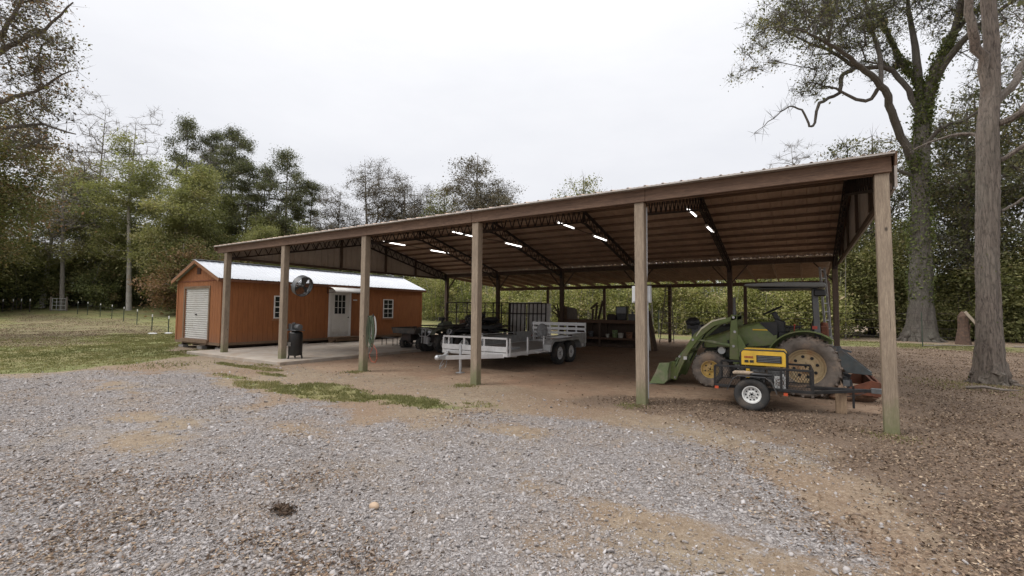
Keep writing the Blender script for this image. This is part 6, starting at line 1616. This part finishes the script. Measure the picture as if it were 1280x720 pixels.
# pines
def pine(seed, label, loc, h, wd, z0=.5, **k):
    rg = np.random.default_rng(seed); lob = []
    for i in range(26):
        f = (i + .5) / 26; zc = h * (z0 + (1 - z0) * f) - .5
        env = wd * math.sin(PI * (.12 + .8 * f)) ** .7 * (.95 if f < .8 else .85); a = i * 2.4 + rg.random()
        q = rg.random() ** .6; rr = .6 + .5 * rg.random()
        lob.append((math.cos(a) * env * q, math.sin(a) * env * q, zc, rr * 1.1, rr * 1.1, rr * .6))
    lob.append((0, 0, h - .3, 1.2, 1.2, .8))
    return make_tree('pine_tree', label, 'tree', loc, seed, straight(h, .24, (rg.normal() * .5, rg.normal() * .5), .03), lob, 330, L_PINE, B_DARK, per=62, size=.19, spread=.5, flat=0, aspect=.35, zmin=h * .38, r_tip=.022, tone=(.45, .25), tw=2, tl=.8, tww=.018, wig=.16, **k)
p1_ = pine(51, 'tall pine with a rounded crown, right of its pair above the shed', (-70, 33.6), 24.3, 3.6)
p2_ = pine(52, 'broad spreading pine, last and rightmost of the pines', (-59, 35.2), 20.2, 4.3, .42)
gdup(p2_, 'leftmost pine, its top above the green trees', -75.7, 30.0, .8, (.95, .95, 1.26))
gdup(p1_, 'narrow pine between the leftmost one and the rounded one', -75, 33.4, 2.5, (.8, .8, 1.0))
gdup(p1_, 'lower pine in front of the rounded crown', -63.5, 32.0, 4.0, (.9, .9, .78))
gdup(p2_, 'pine overlapping the left side of the broad spreading one', -62.6, 34.4, 3.1, (.85, .85, .9))
gdup(p1_, 'short pine right of the broad spreading one', -57.6, 37.6, 5.0, (.75, .75, .68))

# left edge tree
LT = [(0, 0, -.3, .5), (0, 0, .3, .36), (.0, -.1, 5.2, .3), (.1, .1, 8, .24), (-.1, -.1, 11, .16), (-.3, -.2, 15, .05)]
def rel(l, b): return [(x - b[0], y - b[1], z, r) for x, y, z, r in l]
bL = (-24.1, 2.4)
LX = [rel(l, bL) for l in (
    [(-24.1, 2.4, 8.4, .13), (-23.4, 2.9, 9.5, .11), (-22.4, 3.5, 10.4, .08), (-21.5, 4.1, 11.0, .05), (-20.6, 4.6, 11.9, .02)],
    [(-24.1, 2.4, 7.6, .12), (-22.9, 3.3, 8.4, .09), (-21.8, 4.0, 8.9, .05), (-20.6, 4.6, 9.5, .02)],
    [(-24.1, 2.4, 9.6, .12), (-22.9, 3.2, 10.5, .08), (-22.2, 3.6, 11.8, .05), (-22.1, 3.7, 13.2, .02)],
    [(-24.1, 2.4, 7.0, .12), (-22.9, 3.2, 7.5, .08), (-21.6, 4.0, 7.7, .05), (-20.4, 4.8, 7.4, .02)],
    [(-24.1, 2.4, 6.4, .1), (-23.2, 1.6, 6.9, .07), (-22.2, 1.2, 7.2, .03)],
    [(-24.1, 2.4, 9.0, .1), (-25.5, 1.6, 10.4, .07), (-26.6, 1.0, 11.2, .03)])]
make_tree('spreading_tree', 'thin leafed brownish tree reaching in from the left edge of the photo', 'tree', bL, 61, LT,
          [(2.2, 1.4, 10.9, 1.9, 1.5, 1.5), (2.4, 1.7, 8.6, 1.8, 1.4, 1.1), (1.2, .8, 12.6, 1.8, 1.6, 1.6), (2.0, 1.6, 7.2, 1.7, 1.4, .9), (2.3, 1.7, 9.8, 1.9, 1.5, .9), (-1.6, -.8, 10.5, 2.2, 2, 2.2), (0, 0, 14.4, 1.6, 1.6, 1.4), (.6, -.8, 8, 1.8, 1.6, 1.4)],
          560, leaf_mat('thin_brown_green_leaf', [(.06, .05, .035), (.11, .085, .052), (.135, .14, .06), (.23, .13, .08), (.25, .19, .12)], .3), B_DARK, per=40, size=.078, spread=.25, tw=7, tl=.5, tww=.006, zmin=6, r_tip=.007, extra=LX, tone=(.42, .28), shell=.5)

# big oak on the right
bO = (5.7, 35.6)
OT = rel([(5.7, 35.6, -.3, 1.0), (5.72, 35.6, .5, .76), (5.8, 35.7, 2.2, .58), (5.9, 35.8, 5.6, .47), (6.0, 35.8, 10.4, .42), (6.2, 36, 13.0, .38), (6.25, 36, 13.9, .3), (6.15, 36.2, 15.8, .21), (6.1, 36.5, 18, .17), (5.9, 37, 21, .11), (6, 37, 24.2, .05)], bO)
OX = [rel(l, bO) for l in (
    [(6.2, 36, 12.8, .32), (6.6, 35.9, 15.0, .28), (6.9, 35.8, 16.2, .24), (7.7, 35.8, 18.1, .19), (8.2, 34.9, 20.8, .13), (8.6, 34.6, 23.5, .06)],
    [(6.7, 35.9, 15.2, .2), (7.6, 35.4, 16.8, .17), (8.8, 34.6, 17.8, .12), (10.2, 34, 18.6, .05)],
    [(6.2, 36.2, 15.6, .15), (5.4, 36.6, 17.4, .12), (4.9, 36.9, 19.4, .09), (4.2, 37, 21.6, .04)],
    [(7.7, 35.8, 18.0, .14), (8.9, 36.2, 19.4, .11), (10.4, 36.4, 20.6, .05)],
    [(6.0, 35.8, 9.8, .24), (5.5, 35.2, 11.0, .22), (5.0, 34.6, 12.0, .21), (4.5, 33.7, 13.3, .19), (3.9, 32.7, 14.6, .16), (2.9, 31.5, 15.4, .13), (1.9, 30.3, 16.0, .09), (.7, 28.9, 16.5, .07), (-.6, 27.5, 16.7, .02)],
    [(6.2, 36, 13.2, .18), (5.6, 35.9, 15.2, .15), (4.5, 35.5, 16.7, .13), (3.0, 34.9, 16.9, .11), (1.8, 34.4, 18.0, .1), (.3, 33.8, 18.9, .06), (-1.4, 32.9, 20.1, .02)],
    [(2.9, 34.8, 16.8, .12), (2.2, 34.0, 16.1, .11), (2.05, 33.5, 14.9, .1), (1.0, 32.7, 14.2, .09), (.8, 32.6, 13.2, .075), (.5, 32.4, 12.8, .06), (.1, 32.1, 13.8, .05), (-.6, 31.7, 14.0, .035), (-1.3, 31.2, 13.3, .025), (-2.3, 30.6, 12.4, .012)],
    [(4.0, 32.8, 14.4, .13), (4.0, 33.4, 16.7, .11), (3.5, 33.1, 19.2, .08), (3.2, 32.9, 21.1, .03)],
    [(3.9, 32.7, 14.5, .12), (3.3, 33.2, 14.0, .1), (2.4, 33.1, 14.6, .08), (1.2, 32.9, 15.4, .05), (.2, 32.4, 15.6, .02)],
    [(1.8, 34.4, 18.0, .07), (1.2, 34.6, 19.6, .05), (.4, 34.6, 21.5, .02)],
    [(4.5, 35.5, 16.7, .1), (4.1, 35.6, 18.6, .08), (3.4, 35.8, 20.8, .04)],
    [(6.0, 35.8, 11.4, .14), (7.0, 35.3, 12.4, .11), (8.0, 35.4, 12.7, .08), (9.4, 35.2, 13.6, .03)],
    [(6.0, 35.8, 9.6, .12), (4.6, 35.2, 10.3, .1), (3.4, 34.8, 10.2, .07), (2.2, 34.6, 9.6, .03)])]
for k in range(9):     # root flare
    a = k * .7 + .2; OX.append([(.28 * math.cos(a), .28 * math.sin(a), 1.1, .28), (.66 * math.cos(a), .66 * math.sin(a), .38, .19), (1.0 * math.cos(a + .1), 1.0 * math.sin(a + .1), .04, .09), (1.4 * math.cos(a + .2), 1.6 * math.sin(a + .2), -.12, .05)])
olobes = [(a - bO[0], b - bO[1], c, d, e, f) for a, b, c, d, e, f in (
    (1.2, 29.4, 17.6, 2.4, 2.2, 1.6), (-1.2, 28.6, 17.2, 1.8, 1.8, 1.1), (-1.2, 32.8, 20.0, 2.0, 2, 1.3), (1.4, 33.6, 20.2, 2.4, 2.4, 1.8), (3.4, 33.4, 21, 2.6, 2.6, 2), (1.0, 32.6, 15.6, 1.6, 1.6, 1.0), (2.5, 34, 18.4, 2.2, 2.2, 1.6),
    (6, 36.6, 22.5, 3.4, 3, 2.4), (8.6, 35.2, 17.4, 2.2, 1.8, 1.5), (10.8, 34.4, 20.6, 2.4, 2.2, 1.8), (4.6, 36.4, 17.6, 1.8, 1.8, 1.2), (2.6, 33.0, 17.6, 2.2, 1.8, 1.3), (.2, 30.4, 19.2, 2.2, 2.2, 1.5), (9.8, 35.8, 15.4, 1.8, 1.6, 1.1), (7.6, 36.2, 19.6, 2.2, 2, 1.6), (8.8, 35, 21, 2.8, 2.6, 2.6), (10.4, 34.2, 18.4, 2.2, 2, 1.6), (9.2, 35.3, 14, 1.6, 1.6, 1.0), (2.4, 34.7, 9.9, 1.4, 1.4, .8), (4, 35.8, 19.8, 1.8, 1.8, 1.6), (7, 35.2, 12.6, 1.4, 1.4, .9), (-2.6, 28.2, 15.4, 1.2, 1.2, 1.0), (-1.8, 32.4, 17.6, 1.2, 1.2, .9))]
vl = [[(q[0], q[1], q[2], q[3]) for q in OT if 1.5 < q[2] < 17], [q for q in OX[2][:5]], OX[0][:4], OX[4][:2]]
make_tree('oak_tree', 'huge spreading tree with vines on its trunk, behind the right corner of the barn', 'tree', bO, 71, OT, olobes, 980, L_OAK, bark('oak_bark', (.115, .098, .082), (.04, .033, .028), 1.0), per=40, size=.11, spread=.4, tw=8, tl=.8, tww=.011, zmin=9, r_tip=.012, extra=OX, tone=(.38, .25),
          relief=1.0, vine=(vl, 560, .12, .17), shell=.5, wig=.18, thin=.8)

# near tree on the right
bR = (3.65, 15.1)
RT = rel([(3.6, 15.1, -.2, .4), (3.6, 15.1, .1, .31), (3.62, 15.1, .4, .27), (3.65, 15.12, 1.4, .23), (3.7, 15.2, 3.2, .205), (3.8, 15.2, 6.1, .19), (3.9, 15.3, 7.0, .18), (3.95, 15.3, 8.1, .15), (3.9, 15.3, 10.3, .12), (3.8, 15.2, 13.2, .05)], bR)
RXL = [rel(l, bR) for l in (
    [(3.9, 15.3, 6.7, .1), (4.5, 15.9, 7.4, .085), (5.0, 16.5, 8.2, .07), (5.9, 17.4, 9.1, .05), (7, 18.2, 10.6, .02)],
    [(3.9, 15.3, 6.6, .12), (3.7, 15.1, 7.8, .11), (3.5, 14.8, 8.6, .09), (3.4, 14.6, 9.8, .08), (3.2, 14.4, 12, .03)],
    [(3.85, 15.3, 6.0, .09), (4.3, 15.1, 6.3, .07), (4.9, 15.2, 6.9, .05), (6, 15.4, 7.6, .02)],
    [(3.8, 15.25, 5.2, .06), (4.4, 15.2, 5.5, .05), (5.2, 15.3, 6.1, .02)],
    [(3.8, 15.2, 5.9, .05), (3.2, 15.5, 6.1, .035), (2.5, 15.6, 5.9, .015)],
    [(3.8, 15.2, 3.9, .035), (4.3, 15.2, 4.3, .025), (4.9, 15.3, 4.5, .01)])]
for k in range(7):
    a = k * .9 + .5; RXL.append([(.14 * math.cos(a), .14 * math.sin(a), .5, .12), (.26 * math.cos(a), .26 * math.sin(a), .12, .08), (.4 * math.cos(a), .4 * math.sin(a), .0, .045), (.65 * math.cos(a), .65 * math.sin(a), -.08, .02)])
make_tree('hardwood_tree', 'straight tree with furrowed brown bark, nearest tree at the right', 'tree', (*bR, 0), 81, RT, [(2.4, 2.2, 9.6, 1.6, 1.6, 1.2), (1.6, .2, 7.3, 1.0, 1, .6), (-.4, -.6, 12, 1.8, 1.8, 1.6), (.6, .4, 13.6, 1.8, 1.8, 1.4)], 90, L_OAK, B_BROWN,
          per=26, size=.07, spread=.3, tw=6, tl=.55, tww=.006, zmin=4.8, r_tip=.008, relief=1.1, extra=RXL, vine=([[(q[0], q[1], q[2], q[3]) for q in RT[1:5]]], 60, .04, .02))

# trees and shrubs behind, right side
e1 = make_tree('fine_leaf_tree', 'fine leafed dark tree between the big vine clad tree and the barn corner', 'tree', (4.2, 43), 91, straight(15, .22, (.4, .3)), [(0, 0, 12.5, 3, 3, 2.4), (1.5, 0, 10, 3.2, 3.2, 2), (-1.6, .5, 9, 3, 3, 1.8), (0, 0, 7, 3.6, 3.6, 1.6), (.5, 0, 5, 3, 3, 1.4)], 330, L_OAK, B_DARK, per=52, size=.15, spread=.48, tw=5, tl=.9, tww=.013, zmin=3, tone=(.45, .22))
gdup(e1, 'fine leafed dark tree just right of the big vine clad tree', 10.4, 42.6, 1.4, (1.05, 1.05, 1.12))
gdup(e1, 'fine leafed dark tree behind the nearest trunk at the right', 14.5, 40.5, 2.9, (1.1, 1.1, 1.2))
gdup(e1, 'fine leafed dark tree at the right edge of the photo', 17.5, 37, 4.4, (1.0, 1.0, 1.15))
gdup(e1, 'fine leafed dark tree seen between the big vine clad trunk and the nearest trunk', 8.4, 39.0, 5.2, (.9, .9, .95))
f1 = green_tree(93, 'bushy evergreen tree framed by the barn end and its front corner post', (1.8, 39.5), 8.6, 3.6, leafm=L_OLIVE, n=230, per=150, size=.15, tone=(.52, .22), barkm=B_DARK, zmin=.6)
gdup(f1, 'bushy evergreen tree just right of the front corner post', 4.6, 40.2, 1.2, (.95, .95, .9))
gdup(f1, 'bushy evergreen tree right of the big vine clad trunk', 8.8, 40.4, 2.2, (.95, .95, .72))
gdup(f1, 'bushy evergreen tree behind the nearest trunk at the right', 12.4, 38.6, 3.2, (1, 1, .8))
gdup(f1, 'bushy evergreen tree at the right edge of the photo', 15.2, 36.0, 4.3, (1, 1, .85))
gdup(f1, 'bushy evergreen tree behind the canopy of the tractor', -1.8, 40.8, 5.3, (1, 1, .92))

# ------------------------------------------------------------------ uncountable growth
def thicket(name, label, line, depth, hfun, n, size, mat, seed, flat=.2, tone=(.45, .2), stems=0, stemmat=None, gap=.0, aspect=.55):
    rg = np.random.default_rng(seed)
    L = np.array(line, float); seg = np.hypot(*(L[1:] - L[:-1]).T); cum = np.concatenate([[0], np.cumsum(seg)])
    def place(m):
        u = rg.random(m) * cum[-1]; k = np.clip(np.searchsorted(cum, u) - 1, 0, len(seg) - 1)
        f = (u - cum[k]) / seg[k]; c = L[k] + (L[k + 1] - L[k]) * f[:, None]
        d = (L[k + 1] - L[k]) / seg[k][:, None]; nn = np.stack([-d[:, 1], d[:, 0]], 1)
        return u, c, nn
    ncl = max(1, n // 70)
    u, c, nn = place(ncl)
    w = rg.random(ncl) * depth
    h = hfun(u) * (.8 + .25 * np.sin(u * 1.3 + 2 * np.sin(u * .4)) + .12 * np.sin(u * 3.7))
    z = h * rg.random(ncl) ** .8 * (.75 + .25 * np.minimum(1, w / (depth * .4)))
    keep = np.sin(u * 1.7 + z * 1.1) * np.sin(w * 2 + z * 1.9 + u * .6) > -1 + gap
    u, c, nn, w, z = u[keep], c[keep], nn[keep], w[keep], z[keep]
    P = np.stack([c[:, 0] + nn[:, 0] * w, c[:, 1] + nn[:, 1] * w, z], 1)
    P[:, 2] += gz(P[:, 0], P[:, 1])
    co, idx, tn = foliage(rg, P, 70, size, size * 3.1, flat, aspect, tone[0], tone[1], .13)
    o_ = np_mesh(name, co, 3, idx, mat, tn); o_['kind'] = 'stuff'; o_['label'] = label
    if stems:
        u, c, nn = place(stems); w = rg.random(stems) * depth; h = hfun(u) * (.5 + .5 * rg.random(stems))
        b = np.stack([c[:, 0] + nn[:, 0] * w, c[:, 1] + nn[:, 1] * w, 0 * w], 1); b[:, 2] = gz(b[:, 0], b[:, 1]) - .1
        mb_ = MB()
        for q, hh in zip(b, h):
            l = rg.normal(size=2) * .12 * hh
            mb_.tube([tuple(q), (q[0] + l[0] * .4, q[1] + l[1] * .4, q[2] + hh * .5), (q[0] + l[0], q[1] + l[1], q[2] + hh)], [.035, .025, .01], 4, caps=False)
        so_ = mb_.build(name.replace('thicket', 'thicket_stems') + ('' if 'thicket' in name else '_stems'), stemmat or B_DARK); so_['kind'] = 'stuff'; so_['label'] = 'thin grey stems standing in the growth'
    return o_
thicket('thicket', 'yellow green thicket filling the view behind the open barn', [(-34, 34), (-20, 33.5), (-8, 33.6), (2.2, 34.6)], 4.5, lambda u: 5.6 + 1.2 * np.sin(u * .35), 230000, .13, L_THICK, 201, .25, (.47, .24), 420, B_GREY)
thicket('thicket', 'darker brush on the rise behind the thicket', [(-60, 31), (-44, 40), (-20, 43), (6, 44), (20, 40), (26, 30)], 6, lambda u: 7.4 + 1.6 * np.sin(u * .21), 200000, .22, L_OLIVE, 203, .2, (.35, .22), 200, B_DARK)
thicket('thicket', 'dark brush behind the trees at the right', [(4.6, 38.6), (9, 38.0), (13, 35.5), (18, 30)], 3, lambda u: 3.4 + .9 * np.sin(u * .6), 90000, .13, L_OLIVE, 205, .2, (.4, .22), 120, B_DARK)
thicket('forest', 'dark wood closing the far side of the left field', [(-64, -6), (-74, 8), (-80, 20), (-70, 33), (-54, 44)], 9, lambda u: 9.5 + 2.0 * np.sin(u * .17), 210000, .34, L_DGREEN, 207, .2, (.45, .25), 260, B_GREY)

# ------------------------------------------------------------------ world, light, camera
w = bpy.data.worlds.new('World'); scene.world = w; w.use_nodes = True
nt = w.node_tree; bg = nt.nodes['Background']
sky = nt.nodes.new('ShaderNodeTexSky'); sky.sky_type = 'NISHITA'; sky.sun_disc = False
SUN_EL, SUN_AZ = 50, 222
sky.sun_elevation = R(SUN_EL); sky.sun_rotation = R(SUN_AZ); sky.dust_density = 6; sky.air_density = 1.2
tc = nt.nodes.new('ShaderNodeTexCoord'); sp = nt.nodes.new('ShaderNodeSeparateXYZ'); nt.links.new(tc.outputs['Generated'], sp.inputs[0])
cn = noise(nt, coords(nt, (1, 1, 2.5), 'Generated'), 1.6, 5, .55)
zz = math_(nt, 'ADD', sp.outputs[2], math_(nt, 'MULTIPLY', math_(nt, 'SUBTRACT', cn, .5), .12))
cl = ramp(nt, zz, [(.0, (7.7, 7.75, 8.05)), (.3, (7.7, 7.76, 8.1)), (.55, (9.2, 9.2, 9.4)), (.75, (17, 17, 17.2)), (1, (26, 26, 26))])
cn2 = noise(nt, coords(nt, (1, 1, 3), 'Generated'), 2.6, 6, .6)
cl = mixc(nt, 1.0, cl, ramp(nt, cn2, [(.3, (.95, .955, .965)), (.65, (1.02, 1.02, 1.02))]), 'MULTIPLY')
mx = mixc(nt, .93, sky.outputs[0], cl)
nt.links.new(mx, bg.inputs[0]); bg.inputs[1].default_value = .1
sd = bpy.data.lights.new('sun', 'SUN'); sd.energy = 1.5; sd.angle = R(25); sd.color = (1, .975, .94)
so = bpy.data.objects.new('sun', sd); col.objects.link(so)
az = R(SUN_AZ); el = R(SUN_EL)
# sky rotation is clockwise from +Y
dirv = Vector((math.sin(az) * math.cos(el), math.cos(az) * math.cos(el), math.sin(el)))
so.rotation_euler = dirv.to_track_quat('Z', 'Y').to_euler()
cd = bpy.data.cameras.new('camera'); cam = bpy.data.objects.new('camera', cd); col.objects.link(cam)
cd.sensor_width = 36; cd.lens = 36 * 572.2 / 1280; cd.clip_start = .05; cd.clip_end = 3000
cam.matrix_world = Matrix.Translation((0, 0, 1.6)) @ Matrix.Rotation(.5681, 4, 'Z') @ Matrix.Rotation(PI / 2 + .0496, 4, 'X') @ Matrix.Rotation(.0083, 4, 'Z')
scene.camera = cam
scene.view_settings.view_transform = 'Standard'; scene.view_settings.look = 'None'
scene.view_settings.gamma = 1; scene.view_settings.use_curve_mapping = False; scene.view_settings.exposure = .25
scene.cycles.use_denoising = True
scene.cycles.max_bounces = 6; scene.cycles.diffuse_bounces = 3; scene.cycles.glossy_bounces = 2; scene.cycles.transmission_bounces = 3
